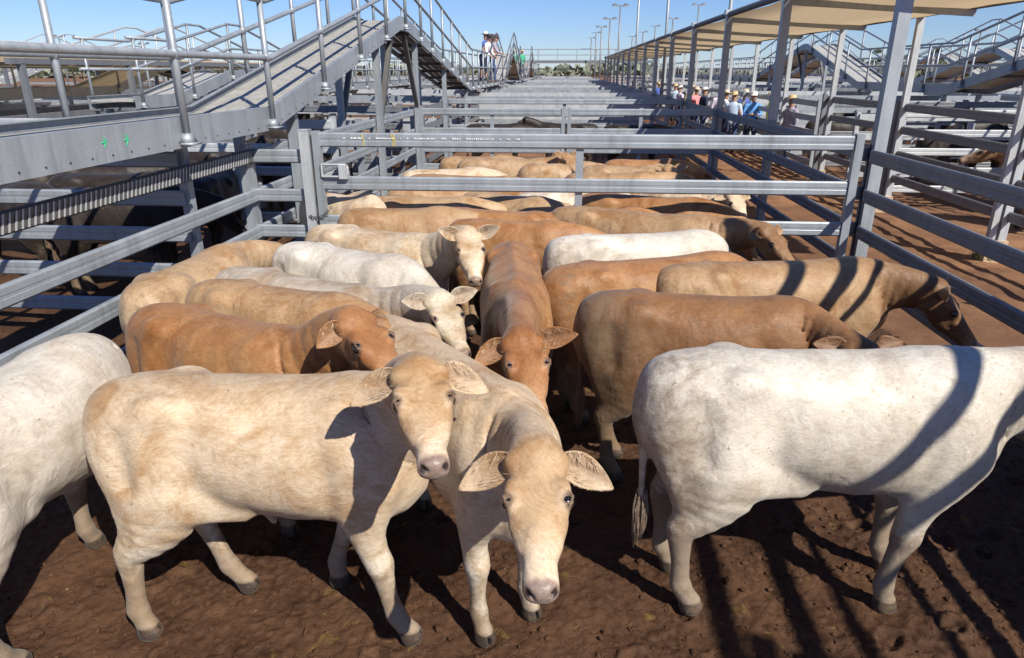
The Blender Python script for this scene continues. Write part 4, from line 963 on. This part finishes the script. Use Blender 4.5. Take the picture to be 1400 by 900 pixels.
low_roof('second low shade roof further out on the left', -25, -19.6, 24, 60, 2.7, 5)
low_roof('low tan shade roof in the yards on the far right', 21.5, 25.5, 22, 60, 2.75, 5)
low_roof('last low shade roof on the right skyline', 38, 43, 40, 90, 2.9, 8)
# ------------------------------------------------------------------ lamp poles
def lamp_pole(px, ytop, Y, label, two=True):
    base = atY(px, 97, Y); top = atY(px, ytop, Y); x, y, h = base[0], base[1], top[2]
    root = tag(empty('lamp_pole', (x, y, 0)), label, 'lamp pole', 'flood light poles')
    r = .04 + .0006 * Y
    MB().tube([(x, y, -.1), (x, y, h)], [r * 1.25, r * .75], 8).build('pole', M['galv_dull'], root, True)
    MB().extr((x - .55, y, h), (x + .55, y, h), SQ(.06)).build('cross_arm', M['galv_dull'], root)
    for s in ((-1, 1) if two else (1,)):
        mb = MB(); mb.add([(x + s * .38 - .17, y - .2, h - .08), (x + s * .38 + .17, y - .2, h - .08), (x + s * .38 + .17, y + .15, h + .06), (x + s * .38 - .17, y + .15, h + .06), (x + s * .38 - .12, y - .18, h + .02), (x + s * .38 + .12, y - .18, h + .02), (x + s * .38 + .12, y + .08, h + .14), (x + s * .38 - .12, y + .08, h + .14)],
                          [(0, 3, 2, 1), (4, 5, 6, 7), (0, 1, 5, 4), (1, 2, 6, 5), (2, 3, 7, 6), (3, 0, 4, 7)])
        mb.build('flood_light', M['galv_dull'], root)
for px, yt, Y, lb in [(844, 8, 52, 'tall flood light pole nearest the end of the shade roof'), (831, 26, 62, 'flood light pole just left of the tall one by the shade roof'), (820, 37, 75, 'flood light pole with the fourth highest lamp, by the far footbridge'),
                      (813, 45, 90, 'small flood light pole near the far end of the lane'), (807, 52, 105, 'shortest flood light pole at the very end of the lane'),
                      (862, 50, 95, 'short pole between the two tall ones above the shade roof'), (876, 44, 88, 'flood light pole rising behind the middle of the shade roof'), (892, 36, 82, 'flood light pole with a slanted head above the shade roof'), (915, 26, 76, 'flood light pole beside a bare mast over the shade roof'),
                      (948, 7, 66, 'highest flood light pole above the shade roof'), (90, 50, 60, 'flood light pole in the left distance above the handrail'), (203, 60, 70, 'second flood light pole in the left distance, nearer the ramp'),
                      (1330, 42, 70, 'flood light pole above the right hand walkway')]:
    lamp_pole(px, yt, Y, lb, Y < 80)
for px, Y, lb in [(868, 40, 'slim bare mast standing over the shade roof, left one of three'), (907, 32, 'slim bare mast standing over the shade roof, middle one of three'), (990, 24, 'slim bare mast standing over the shade roof, nearest of three')]:
    b = atY(px, 97, Y); root = tag(empty('mast', (b[0], b[1], 0)), lb, 'mast', 'bare masts'); MB().tube([(b[0], b[1], -.1), (b[0], b[1], 7.5)], .06, 8).build('pole', M['galv'], root, True); MB().tube([(b[0], b[1], 7.5), (b[0], b[1], 7.62)], .09, 8).build('cap', M['galv'], root, True)
def belt():
    rs = np.random.default_rng(12); vs = []; fs = []
    for k in range(2600):
        a = rs.uniform(-1.05, 1.05); D = rs.uniform(300, 420); x, y = D * math.sin(a), D * math.cos(a); hh = rs.uniform(2.0, 4.6) * (1 + .4 * math.sin(a * 23)); q = rs.uniform(1.5, 4)
        for j in range(5):
            c = np.array((x + rs.normal(0, q), y + rs.normal(0, q), hh * rs.uniform(.2, 1))); u = nrm(rs.normal(size=3)) * q * .6; v = nrm(np.cross(u, rs.normal(size=3))) * q * .45; n = len(vs); vs += [c - u, c + v, c + u, c - v]; fs.append((n, n + 1, n + 2, n + 3))
    mb = MB(); mb.add(vs, fs); tag(mb.build('treeline', M['leaf_far'], None), 'grey green belt of scrub along the horizon beyond the yards', 'scrub', kind='stuff')
# ------------------------------------------------------------------ trees on the horizon
def leaf_mat(name, a, b_):
    m, n, N, L, b = newmat(name); c = nz(N, L, obj_vec(N), 1.2, 3)
    L.new(mixc(N, L, ramp(N, L, c, [(.35, 0.), (.65, 1.)]), a, b_), b.inputs['Base Color']); b.inputs['Roughness'].default_value = .7; return m
M['leaf'] = leaf_mat('dusty_eucalypt_leaves', (.045, .065, .03), (.09, .11, .05)); M['bark'] = plain('grey_bark', (.20, .16, .12), .9)
M['leaf_far'] = leaf_mat('far_scrub_leaves', (.12, .14, .10), (.20, .21, .15)); belt()
def tree(x, y, h, w, label, seed):
    rs = np.random.default_rng(seed); root = tag(empty('gum_tree', (x, y, 0)), label, 'tree', 'trees on the skyline')
    tr = MB(); tr.tube([(x, y, -.1), (x + .2, y, h * .3), (x - .1, y, h * .6)], [.28, .2, .1], 7)
    cl = MB(); cs = []
    for k in range(13):
        a = rs.uniform(0, 6.28); r = w * .5 * math.sqrt(rs.random()); c = np.array((x + math.cos(a) * r, y + math.sin(a) * r, h * rs.uniform(.5, .95))); cs.append((c, rs.uniform(.5, 1.1) * h * .13))
        tr.tube([(x, y, h * .35), c * .5 + np.array((x, y, h * .4)) * .5, c], [.12, .07, .03], 5)
    vs = []; fs = []
    for c, q in cs:
        for k in range(170):
            d = rs.normal(size=3); d /= np.linalg.norm(d); p = c + d * q * rs.uniform(.4, 1.15) * (1.3, 1.3, .8); s_ = rs.uniform(.10, .22); u = nrm(rs.normal(size=3)); v = nrm(np.cross(u, rs.normal(size=3)))
            n = len(vs); vs += [p - u * s_, p + v * s_ * .5, p + u * s_, p - v * s_ * .5]; fs.append((n, n + 1, n + 2, n + 3))
    cl.add(vs, fs); tr.build('trunk', M['bark'], root); cl.build('crown', M['leaf'], root)
for i, (px, Y, h, w, lb) in enumerate([(150, 100, 3.9, 9, 'low green tree on the left skyline behind the handrail posts'), (112, 110, 3.6, 8, 'small tree at the far left of the skyline trees'), (205, 95, 4.2, 7, 'rounder green tree on the left skyline just before the ramp'), (232, 120, 3.8, 8, 'dark tree low behind the foot of the ramp'),
                                       (1240, 140, 6.2, 12, 'grey green tree on the right skyline between the posts'), (1280, 160, 5.6, 12, 'flat topped tree on the right skyline beyond the walkway'), (1150, 170, 5.0, 14, 'tree showing low under the shade roof on the right')]):
    p = atY(px, 97, Y); tree(p[0], p[1], h, w, lb, i)
# ------------------------------------------------------------------ herd in the front pen
G1 = 'cattle in the front pen'
K = dict(group=G1)
cow('A', 'cream steer standing side-on with its head turned to face out, pale ears spread', (218, 516), (478, 518), 1.205, (572, 500, 2.2), (594, 625), coat='cream', vox=.009, hs=.93, matk='coat_clean', sheath=True,
    feet=dict(hr=(-.13, -.03), hl=(.20, 0), fr=(.16, -.04), fl=(-.25, .05)), ear=(.42, .1, .20), dirt=(.0, .28), cat='steer', st=.93, hairs=190000, **K)
cow('B', 'cream steer with lowered head and wide drooping ears at the front of the pen', (540, 443), (700, 545), 1.18, (733, 618, 1.98), (741, 800), coat='cream', vox=.009, hs=1.0, matk='coat_clean', near=True,
    ear=(.42, .15, .20), dirt=(.0, .2), cat='steer', ridge=1, hairs=170000, **K)
cow('C', 'ginger brown steer looking to the right past the head of the cream one', (235, 420), (400, 455), 1.15, (485, 432, 2.95), (560, 520), coat='orange', vox=.011, hs=1.0, ear=(.55, .0, .15), cat='steer', st=.95, hairs=90000, **K)
cow('D', 'white steer cut by the left edge, seen from behind with mud on its rump', (-25, 522), (98, 462), 1.2, coat='white', matk='coat_white', vox=.011, dirt=(.04, .5), cat='steer', st=.95, anchor='w', feet=dict(hr=(.12, .02), hl=(-.1, 0)), girth=1.05, ear=(.9, -.6, .12), head=(np.array((.80, .12, .72)), np.array((.3, .2, -.9))), mark=[(-.62, -.2, .72, .16, (.36, .30, .23)), (-.55, -.25, .55, .1, (.36, .30, .23))], hairs=110000, **K)
cow('E', 'tan steer seen from behind against the left fence, tail hanging', (215, 375), (305, 336), 1.12, coat='tanpale', vox=.014, head=(np.array((1.0, -.15, 1.0)), np.array((.6, 0, -.7))), cat='steer', dirt=(.05, .4), **K)
cow('F', 'tan steer between the ginger one and the pale grey one, its head hidden', (310, 385), (465, 405), 1.12, coat='tan', vox=.014, head=(np.array((.85, .15, .88)), np.array((.3, .1, -.8))), cat='steer', dirt=(.08, .3), **K)
cow('G', 'pale grey steer with its head down beside the gingery middle steer', (345, 368), (500, 394), 1.10, (600, 405, 3.75), (637, 478), coat='grey', vox=.012, ear=(-.35, -.1, .17), cat='steer', near=True, hairs=50000, **K)
cow('H', 'white steer with a clean arched back, head hidden behind the grey one', (420, 333), (545, 352), 1.15, coat='white', matk='coat_white', vox=.014, head=(np.array((.95, -.12, .80)), np.array((.35, -.15, -.8))), cat='steer', dirt=(0, .2), **K)
cow('I', 'cream steer holding its head high and facing out, just in front of the gate', (460, 308), (575, 322), 1.15, (640, 318, 4.95), (651, 379), coat='creamw', vox=.011, hs=1.0, ear=(-.75, -.05, .17), cat='steer', near=True, hairs=50000, **K)
cow('J', 'ginger tan steer in the middle walking straight out with its head lowered', (700, 336), (710, 405), 1.15, (713, 460, 3.02), (738, 560), coat='orange', vox=.010, hs=1.0, ear=(.55, .1, .19), earL=(-.45, .1), cat='steer', near=True, ridge=1, st=1.15, hairs=80000, **K)
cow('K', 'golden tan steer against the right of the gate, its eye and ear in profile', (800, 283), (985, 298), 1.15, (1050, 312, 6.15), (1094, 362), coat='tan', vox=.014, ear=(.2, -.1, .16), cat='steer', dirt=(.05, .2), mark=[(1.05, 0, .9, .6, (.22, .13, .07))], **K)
cow('L', 'white steer on the right showing only its long white back', (800, 322), (960, 316), 1.12, coat='white', matk='coat_white', vox=.014, head=(np.array((.95, .25, .80)), np.array((.35, .2, -.8))), cat='steer', dirt=(.02, .3), **K)
cow('M', 'red tan steer seen from its muddy rump between the white one and the brown one', (805, 360), (985, 346), 1.15, coat='orange', vox=.014, head=(np.array((1.0, .2, .85)), np.array((.35, .2, -.8))), cat='steer', dirt=(.08, .4), mark=[(-.6, 0, .8, .42, (.26, .13, .06))], **K)
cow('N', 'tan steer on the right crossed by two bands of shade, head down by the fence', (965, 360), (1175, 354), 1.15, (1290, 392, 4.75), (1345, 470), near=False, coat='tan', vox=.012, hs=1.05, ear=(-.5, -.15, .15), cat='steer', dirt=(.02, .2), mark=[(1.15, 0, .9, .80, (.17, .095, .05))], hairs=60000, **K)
cow('O', 'muddy brown steer with a shaggy rump, its neck dropping behind the white one', (865, 400), (1085, 410), 1.18, (1175, 470, 3.45), (1240, 540), coat='brown', vox=.012, ear=(-.2, -.3, .16), cat='steer', dirt=(.16, .7), mark=[(-.74, 0, .70, .66, (.11, .075, .048)), (-.2, -.1, .6, .3, (.16, .11, .07))], hairs=70000, **K)
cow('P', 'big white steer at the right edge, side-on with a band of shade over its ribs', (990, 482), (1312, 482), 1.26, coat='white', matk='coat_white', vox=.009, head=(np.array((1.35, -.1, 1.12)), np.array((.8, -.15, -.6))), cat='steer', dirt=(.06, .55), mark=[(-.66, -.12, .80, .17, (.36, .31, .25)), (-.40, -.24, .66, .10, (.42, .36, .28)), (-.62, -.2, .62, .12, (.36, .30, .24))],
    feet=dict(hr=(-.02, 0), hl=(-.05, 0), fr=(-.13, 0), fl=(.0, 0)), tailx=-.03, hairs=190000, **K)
# ------------------------------------------------------------------ herd in the second pen
G2 = 'cattle in the second pen'; K = dict(group=G2, vox=.02, low=True, cat='steer')
HD = (np.array((.95, .1, .95)), np.array((.4, .2, -.8)))
cow('Q', 'tan steer just beyond the gate, back showing between the lower rails', (535, 268), (640, 270), 1.12, coat='tanpale', head=HD, **K)
cow('R', 'orange brown steer beyond the gate with a stripe of shade along its back', (625, 284), (740, 291), 1.08, coat='orange', head=HD, **K)
cow('S', 'orange steer beyond the gate just right of its middle stile', (765, 290), (870, 285), 1.08, coat='orange', head=HD, **K)
cow('T', 'rust coloured steer beyond the gate, long back towards the right post', (830, 264), (955, 272), 1.15, coat='orange', head=HD, **K)
cow('U', 'grey cream steer peering through the gate beside the right fence', (900, 250), (985, 254), 1.15, (1003, 262, 8.0), (1022, 300), coat='creamw', ear=(.3, 0, .16), **K)
cow('Z', 'cream steer behind the latch end of the gate', (440, 262), (478, 268), 1.15, (482, 275, 7.5), (500, 305), coat='creamw', **K)
cow('V', 'tan steer in the middle of the second pen under the second gate rail', (590, 238), (700, 242), 1.15, coat='tan', head=HD, **K)
cow('V2', 'pale orange steer left of centre in the second pen', (660, 262), (735, 270), 1.12, coat='tanpale', head=HD, **K)
cow('Y', 'white steer showing a patch of back between the gate rails', (735, 262), (815, 258), 1.12, coat='white', head=HD, **K)
cow('W', 'golden steer at the back of the second pen with one ear up', (655, 216), (745, 217), 1.15, (775, 212, 10.6), (790, 232), coat='tanpale', ear=(-.7, 0, .17), **K)
cow('X', 'tan steer at the back right of the second pen', (800, 236), (880, 236), 1.15, coat='tan', head=(np.array((1.05, .1, 1.05)), np.array((.6, .1, -.6))), **K)
cow('X2', 'golden steer with its head up near the back right corner of the second pen', (820, 226), (890, 227), 1.15, (915, 228, 9.6), (925, 245), coat='tanpale', ear=(-.3, 0, .17), **K)
for i_, (k_, lb_, hp_, wt_, h_, ct_) in enumerate([
    ('a', 'tan steer tight against the left rails of the second pen', (560, 255), (640, 252), 1.12, 'tan'), ('b', 'pale steer wedged behind the latch side cattle of the second pen', (575, 232), (650, 229), 1.1, 'creamw'),
    ('c', 'red tan steer third row back in the second pen', (690, 250), (775, 247), 1.12, 'orange'), ('d', 'tan steer in the packed right half of the second pen', (850, 252), (925, 250), 1.12, 'tan'),
    ('f', 'cream steer far row of the second pen beside the golden one', (735, 224), (800, 222), 1.12, 'tanpale'),
    ('g', 'tan steer in the last row of the second pen near its left rails', (625, 214), (690, 213), 1.12, 'tan'), ('h', 'ginger steer in the last row of the second pen right of centre', (850, 218), (905, 218), 1.12, 'orange'),
    ('i', 'orange tan steer just through the gate at the far left of the herd', (500, 285), (600, 284), 1.12, 'tan'), ('j', 'ginger steer right behind the middle stile of the gate', (650, 300), (745, 303), 1.1, 'orange')]):
    cow('x' + k_, lb_, hp_, wt_, h_, coat=ct_, head=HD, **K)
# ------------------------------------------------------------------ shaded and distant cattle: copies of a few built ones
def place(src, label, x, y, deg, sc=1, group=None):
    c = copy_tree(src); c.location = (x, y, 0); c.rotation_euler = (0, 0, R(deg)); c.scale = (sc,) * 3; c['label'] = label; c['category'] = 'cattle'
    if group: c['group'] = group
    return c
bl = make_cow('black steer at the front of the shaded left pen, its side to the rails', 'black', (-4.9, 7.3), R(15), 1.05, vox=.02, low=True, group='black cattle in the shaded left pen', head=(np.array((1.0, .1, .95)), np.array((.5, .2, -.8))))
bl2 = make_cow('black steer with lifted head behind the left fence', 'black', (-6.6, 7.6), R(170), 1.05, vox=.02, low=True, group='black cattle in the shaded left pen', head=(np.array((.95, .1, 1.25)), np.array((.8, .2, -.4))))
for i, (x, y, a, lb) in enumerate([(-5.6, 8.3, 5, 'black steer second back in the shaded left pen, facing right'), (-7.5, 8.6, 190, 'black steer by the far left, turned away'), (-4.5, 8.6, 100, 'black steer standing end-on beside the striped fence post'), (-6.4, 9.3, 20, 'black steer at the back of the left pen'),
                                   (-8.4, 7.2, 30, 'black steer nearest the left edge of the picture'), (-4.4, 11.5, 60, 'black steer alone in the next left pen'), (-6.2, 12.0, 0, 'black steer side-on in the next left pen'), (-7.9, 12.4, 10, 'black steer at the far left of the next pen')]):
    place(bl if i % 2 else bl2, lb, x, y, a, 1.05, 'black cattle in the shaded left pen')
dn = make_cow('dun calf facing left in the pen across the aisle', 'dun', (7.9, 11.6), R(150), 1.12, vox=.018, low=True, group='calves in the right pens', head=(np.array((.95, .0, 1.12)), np.array((.9, .2, -.4))))
place(dn, 'dun calf cut by the right edge of the picture', 9.2, 11.2, 200, 1.1, 'calves in the right pens')
for i, (x, y, a, lb) in enumerate([(8.2, 15.6, 10, 'dark steer in shade behind the first pale cross fence on the right'), (9.8, 16.0, 170, 'dark steer beside it, facing the other way'), (7.2, 19.5, 0, 'dark steer two pens back on the right'), (10.8, 19.8, 180, 'dark steer two pens back, nearer the walkway'), (8.8, 24, 20, 'dark steer three pens back on the right'),
                                   (-1.6, 17.2, 5, 'dark steer in the narrow lane behind the second gate, on its left'), (.0, 17.5, 175, 'dark steer in the narrow lane behind the second gate, in its middle'), (1.7, 17.2, 0, 'dark steer in the narrow lane behind the second gate, on its right'),
                                   (-7, 17, 10, 'dark steer far back on the left under the low roof'), (-8.5, 22.5, 170, 'dark steer farthest back on the left')]):
    place(bl if i % 2 else bl2, lb, x, y, a, 1.05, 'dark cattle in distant pens')
# ------------------------------------------------------------------ people
def cl_mat(name, col): return plain(name, col, .85, 0, .12, 30)
M['skin'] = plain('sunned_skin', (.42, .24, .16), .6); M['straw'] = plain('straw_hat', (.52, .38, .20), .8, 0, .2, 40); M['felt'] = plain('pale_felt_hat', (.55, .46, .35), .8); M['darkhat'] = plain('dark_cap', (.05, .04, .045), .8); M['hatpale'] = plain('white_hat', (.72, .68, .60), .8)
M['boot'] = plain('brown_boot', (.08, .05, .035), .6)
CL = {k: cl_mat(k + '_cloth', c) for k, c in dict(pale_blue=(.42, .52, .68), white=(.75, .75, .75), blue=(.07, .12, .40), bright_blue=(.10, .28, .62), pink=(.70, .24, .26), yellow=(.62, .60, .10), green=(.06, .36, .22), navy=(.02, .03, .07), denim=(.05, .08, .17), plaid=(.30, .28, .34), lilac=(.55, .50, .62), khaki=(.42, .33, .2)).items()}
def person(label, x, y, face, shirt, trousers, hat='straw', lean=0., arms='down', h=1.76, z0=0, shorts=False, cap=False, group='stockmen in the aisle'):
    """standing figure facing +x in its own space"""
    root = tag(empty('person', (x, y, z0), face), label, 'person', group); q = h / 1.76
    def T(p):                                                        # lean forward above the hips
        p = np.array(p, float) * q
        if p[2] > .95 * q and lean:
            d = p - np.array((0, 0, .95 * q)); c, s_ = math.cos(lean), math.sin(lean); d = np.array((d[0] * c + d[2] * s_, d[1], -d[0] * s_ + d[2] * c)); p = d + np.array((0, 0, .95 * q))
        return p
    sd = (0, 1, 0); body = []; sh = []; tr = []
    def ch(lst, pts, k=.02, n=2.0, sdv=sd): lst.append(Chain([(T(p), w, u, d) for p, w, u, d in pts], sdv, k=k, sub=2, n=n))
    ch(body, [((.0, 0, 1.44), .055, .055, .055), ((.015, 0, 1.54), .05, .055, .055)])
    ch(body, [((.02, 0, 1.56), .058, .075, .07), ((.02, 0, 1.63), .075, .092, .088), ((.015, 0, 1.70), .068, .085, .085)], k=.03)
    ch(body, [((.105, 0, 1.625), .014, .014, .014), ((.12, 0, 1.60), .016, .014, .012)], k=.015)
    for s in (1, -1): ch(body, [((.01, s * .078, 1.63), .012, .022, .022)], k=.008)
    ch(body, [((0, 0, 1.44), .07, .05, .05), ((0, 0, 1.2), .10, .06, .06), ((0, 0, .95), .10, .06, .06)]); ch(body, [((0, .2, 1.39), .04, .04, .04), ((0, -.2, 1.39), .04, .04, .04)], sdv=(1, 0, 0)); 
    for s in (1, -1): ch(body, [((0, s * .19, 1.39), .04, .04, .04), ((-.02, s * .235, 1.2), .035, .035, .035), ((-.02 if arms == 'down' else (.05 if arms == 'fold' else .16), s * .245, 1.13 if arms != 'out' else 1.2), .035, .035, .035)]); ch(body, [((0, s * .08, .95), .07, .07, .07), ((0, s * .1, .68), .06, .06, .06)])
    for s in (1, -1):
        sho = (0, s * .19, 1.40)
        if arms == 'down': el, wr, hd = (-.02, s * .25, 1.12), (.06, s * .25, .88), (.09, s * .245, .80)
        elif arms == 'fold': el, wr, hd = (.05, s * .25, 1.14), (.25, s * .10, 1.14), (.27, s * .03, 1.16)
        else: el, wr, hd = (.16, s * .24, 1.20), (.36, s * .18, 1.16), (.44, s * .17, 1.16)
        ch(sh, [(sho, .068, .07, .07), (el, .052, .052, .052), (tuple(np.array(el) * .35 + np.array(wr) * .65), .040, .040, .040)], k=.05)
        ch(body, [(el, .038, .038, .038), (wr, .026, .028, .028), (hd, .038, .02, .02)], k=.02)
        for f in range(5):
            b = np.array(hd) + np.array((.0, (f - 2) * .014, 0)); dr = nrm(np.array(hd) - np.array(wr)); L_ = (.05, .075, .08, .075, .06)[f]
            ch(body, [(tuple(b), .008, .008, .008), (tuple(b + dr * L_ * .6 + np.array((0, 0, -.008))), .008, .008, .008), (tuple(b + dr * L_ + np.array((0, 0, -.025))), .007, .007, .007)], k=.004)
    ch(sh, [((0, 0, .90), .155, .115, .115), ((0, 0, 1.02), .150, .11, .11), ((0, 0, 1.22), .175, .12, .115), ((0, 0, 1.38), .185, .105, .11), ((0, 0, 1.455), .10, .07, .075)], k=.04)
    for s in (1, -1):
        ft = .10 * (1 if s > 0 else -.6)
        ch(tr, [((0, s * .09, .94), .095, .11, .12), ((.01, s * .10, .74), .085, .09, .095), ((ft * .5 + .02, s * .105, .50), .066, .068, .07)] + ([] if shorts else [((ft * .8, s * .11, .26), .056, .058, .06), ((ft, s * .11, .07), .052, .056, .056)]), k=.03)
        ch(body, [((0, s * .10, .70), .06, .06, .06), ((ft * .5 + .02, s * .105, .48), .05, .052, .055), ((ft * .8, s * .11, .28), .045, .045, .055), ((ft, s * .11, .08), .032, .035, .035)], k=.03)
    def bld(name, ops, vox, mat, par=root):
        V, Q = sdf_mesh(ops, vox); me = mesh_np(name, V, Q); o = link(name, me, mat, par); return o
    bld('body', body, .011, M['skin']); bld('shirt', sh, .018, CL[shirt]); bld('trousers', tr, .018, CL[trousers])
    for s in (1, -1):
        ft = .10 * (1 if s > 0 else -.6); c = []
        ch(c, [((ft - .05, s * .11, .05), .042, .05, .045), ((ft + .08, s * .115, .04), .045, .042, .038), ((ft + .17, s * .12, .03), .035, .028, .028)], k=.02, sdv=sd); ch(c, [((ft, s * .11, .06), .045, .05, .05), ((ft - .01, s * .11, .17), .05, .055, .055)], k=.03); bld('boot', c, .018, M['boot'])
    hc = T((.015, 0, 1.70)); mb = MB(); n = 20
    tl = lean
    prof = [(.085, .00, 0), (.10, .005, 0), (.165, .012 if not cap else .0, 1), (.170, .016 if not cap else .0, 1), (.10, .016, 0), (.094, .03, 0), (.088, .09, 0), (.06, .118, 0), (.0, .105, 0)]
    vs = []; fs = []
    for (r, zz, br) in prof:
        for k in range(n):
            a = 2 * math.pi * k / n; rr = r
            if cap and br: rr = .10 + max(0, math.cos(a)) ** 3 * .09
            z = zz + (0 if not br or cap else .035 * abs(math.sin(a)) ** 3)
            p = np.array((rr * 1.12 * math.cos(a), rr * math.sin(a), z)) * q; c, s_ = math.cos(tl), math.sin(tl); vs.append(hc + np.array((p[0] * c + p[2] * s_, p[1], -p[0] * s_ + p[2] * c)))
    for i in range(len(prof) - 1):
        for k in range(n): fs.append((i * n + k, i * n + (k + 1) % n, (i + 1) * n + (k + 1) % n, (i + 1) * n + k))
    me = bpy.data.meshes.new('hat'); me.from_pydata([tuple(v) for v in vs], [], fs); me.polygons.foreach_set('use_smooth', [True] * len(fs)); me.update()
    link('hat', me, {'straw': M['straw'], 'felt': M['felt'], 'dark': M['darkhat'], 'white': M['hatpale']}[hat], root)
    return root
def at_ground(px, py): return atH(px, py, 0)
# (px, foot y pixel) positions in the aisle
P_ = [('man in a wide straw hat and striped shirt walking alone by the aisle post', 1072, 226, 200, 'plaid', 'denim', 'straw', 'down', False),
      ('man in a yellow shirt half hidden by a roof post', 1046, 208, 170, 'yellow', 'navy', 'felt', 'down', False),
      ('man in a bright blue shirt and white cap facing out', 1022, 208, 265, 'bright_blue', 'navy', 'white', 'fold', True),
      ('man in a blue shirt and brown hat behind the one in the white cap', 1012, 196, 250, 'blue', 'navy', 'felt', 'down', False),
      ('man in a pale blue shirt and straw hat with his back turned', 996, 208, 60, 'pale_blue', 'denim', 'straw', 'fold', False),
      ('man in a white shirt bending forward in a felt hat', 985, 200, 330, 'white', 'navy', 'felt', 'out', False),
      ('man in a lilac shirt and dark brimmed straw hat', 978, 190, 280, 'lilac', 'denim', 'straw', 'down', False),
      ('man in a navy shirt with a white hat, standing side on', 958, 186, 20, 'navy', 'denim', 'white', 'down', False),
      ('person in a pink shirt and pale hat', 947, 184, 300, 'pink', 'denim', 'felt', 'down', False),
      ('person in a tan hat behind the pink shirt', 941, 172, 270, 'khaki', 'navy', 'straw', 'down', False),
      ('person in a white hat nearest the row of cross fences', 926, 176, 200, 'lilac', 'navy', 'white', 'down', False),
      ('person in a straw hat and grey blue shirt deeper in the aisle', 920, 168, 250, 'pale_blue', 'navy', 'straw', 'down', False),
      ('person in a blue shirt and straw hat near the far posts', 898, 158, 280, 'blue', 'denim', 'straw', 'down', False),
      ('person in dark clothes and white hat at the far end of the group', 877, 154, 240, 'navy', 'navy', 'white', 'down', False),
      ('person in a tan hat at the very back of the aisle group', 863, 150, 300, 'khaki', 'navy', 'felt', 'down', False)]
for lb, px, py, fc, sh_, tr_, ht, ar, cp in P_:
    p = at_ground(px, py); person(lb, p[0], p[1], R(fc), sh_, tr_, ht, arms=ar, cap=cp)
GW = 'people on the left walkway'
person('man in a white shirt and shorts leaning forward over the walkway rail', -3.2, 28.0, R(-20), 'white', 'navy', 'dark', lean=.55, arms='out', z0=1.98, shorts=True, cap=True, group=GW)
person('man in a blue shirt reading a sheet behind the leaning man on the walkway', -3.3, 29.3, R(-10), 'blue', 'denim', 'dark', lean=.25, arms='out', z0=1.98, group=GW)
person('tall man in a blue shirt and white hat at the back on the walkway', -3.45, 30.8, R(-10), 'blue', 'denim', 'white', lean=.05, arms='fold', z0=2.0, h=1.86, group=GW)
person('man in a reddish shirt and brown cap between the others on the walkway', -3.05, 30.1, R(0), 'plaid', 'denim', 'dark', lean=.2, arms='out', z0=1.98, cap=True, group=GW)
for i, (x, lb) in enumerate([(-3.25, 'person in a green shirt further along the walkway, left of a pair'), (-3.75, 'person in a green shirt further along the walkway, right of a pair')]):
    person(lb, [-3.75, -3.2][i], 52 + i * .5, R(-60), 'green', 'navy', ['felt', 'straw'][i], z0=1.98, group=GW)
# ------------------------------------------------------------------ small things
def weed(x, y, label):
    rs = np.random.default_rng(8); mb = MB()
    for k in range(150):
        a = rs.uniform(0, 6.28); r = rs.uniform(0, .14); l = rs.uniform(.04, .13); p = np.array((x + math.cos(a) * r, y + math.sin(a) * r, -.03)); d = np.array((math.cos(a) * .6, math.sin(a) * .6, 1)) * l
        s_ = np.array((-math.sin(a), math.cos(a), 0)) * .012; mb.add([p - s_, p + s_, p + d * .6 + s_, p + d, p + d * .6 - s_], [(0, 1, 2, 3, 4)])
    o = mb.build('weed', M['weed'], None, loc=(x, y, 0)); tag(o, label, 'plant')
M['weed'] = leaf_mat('pale_weed_leaves', (.22, .25, .12), (.32, .34, .20))
p = atH(1345, 352, 0); weed(p[0], p[1], 'small pale weed growing at the foot of the double aisle post')
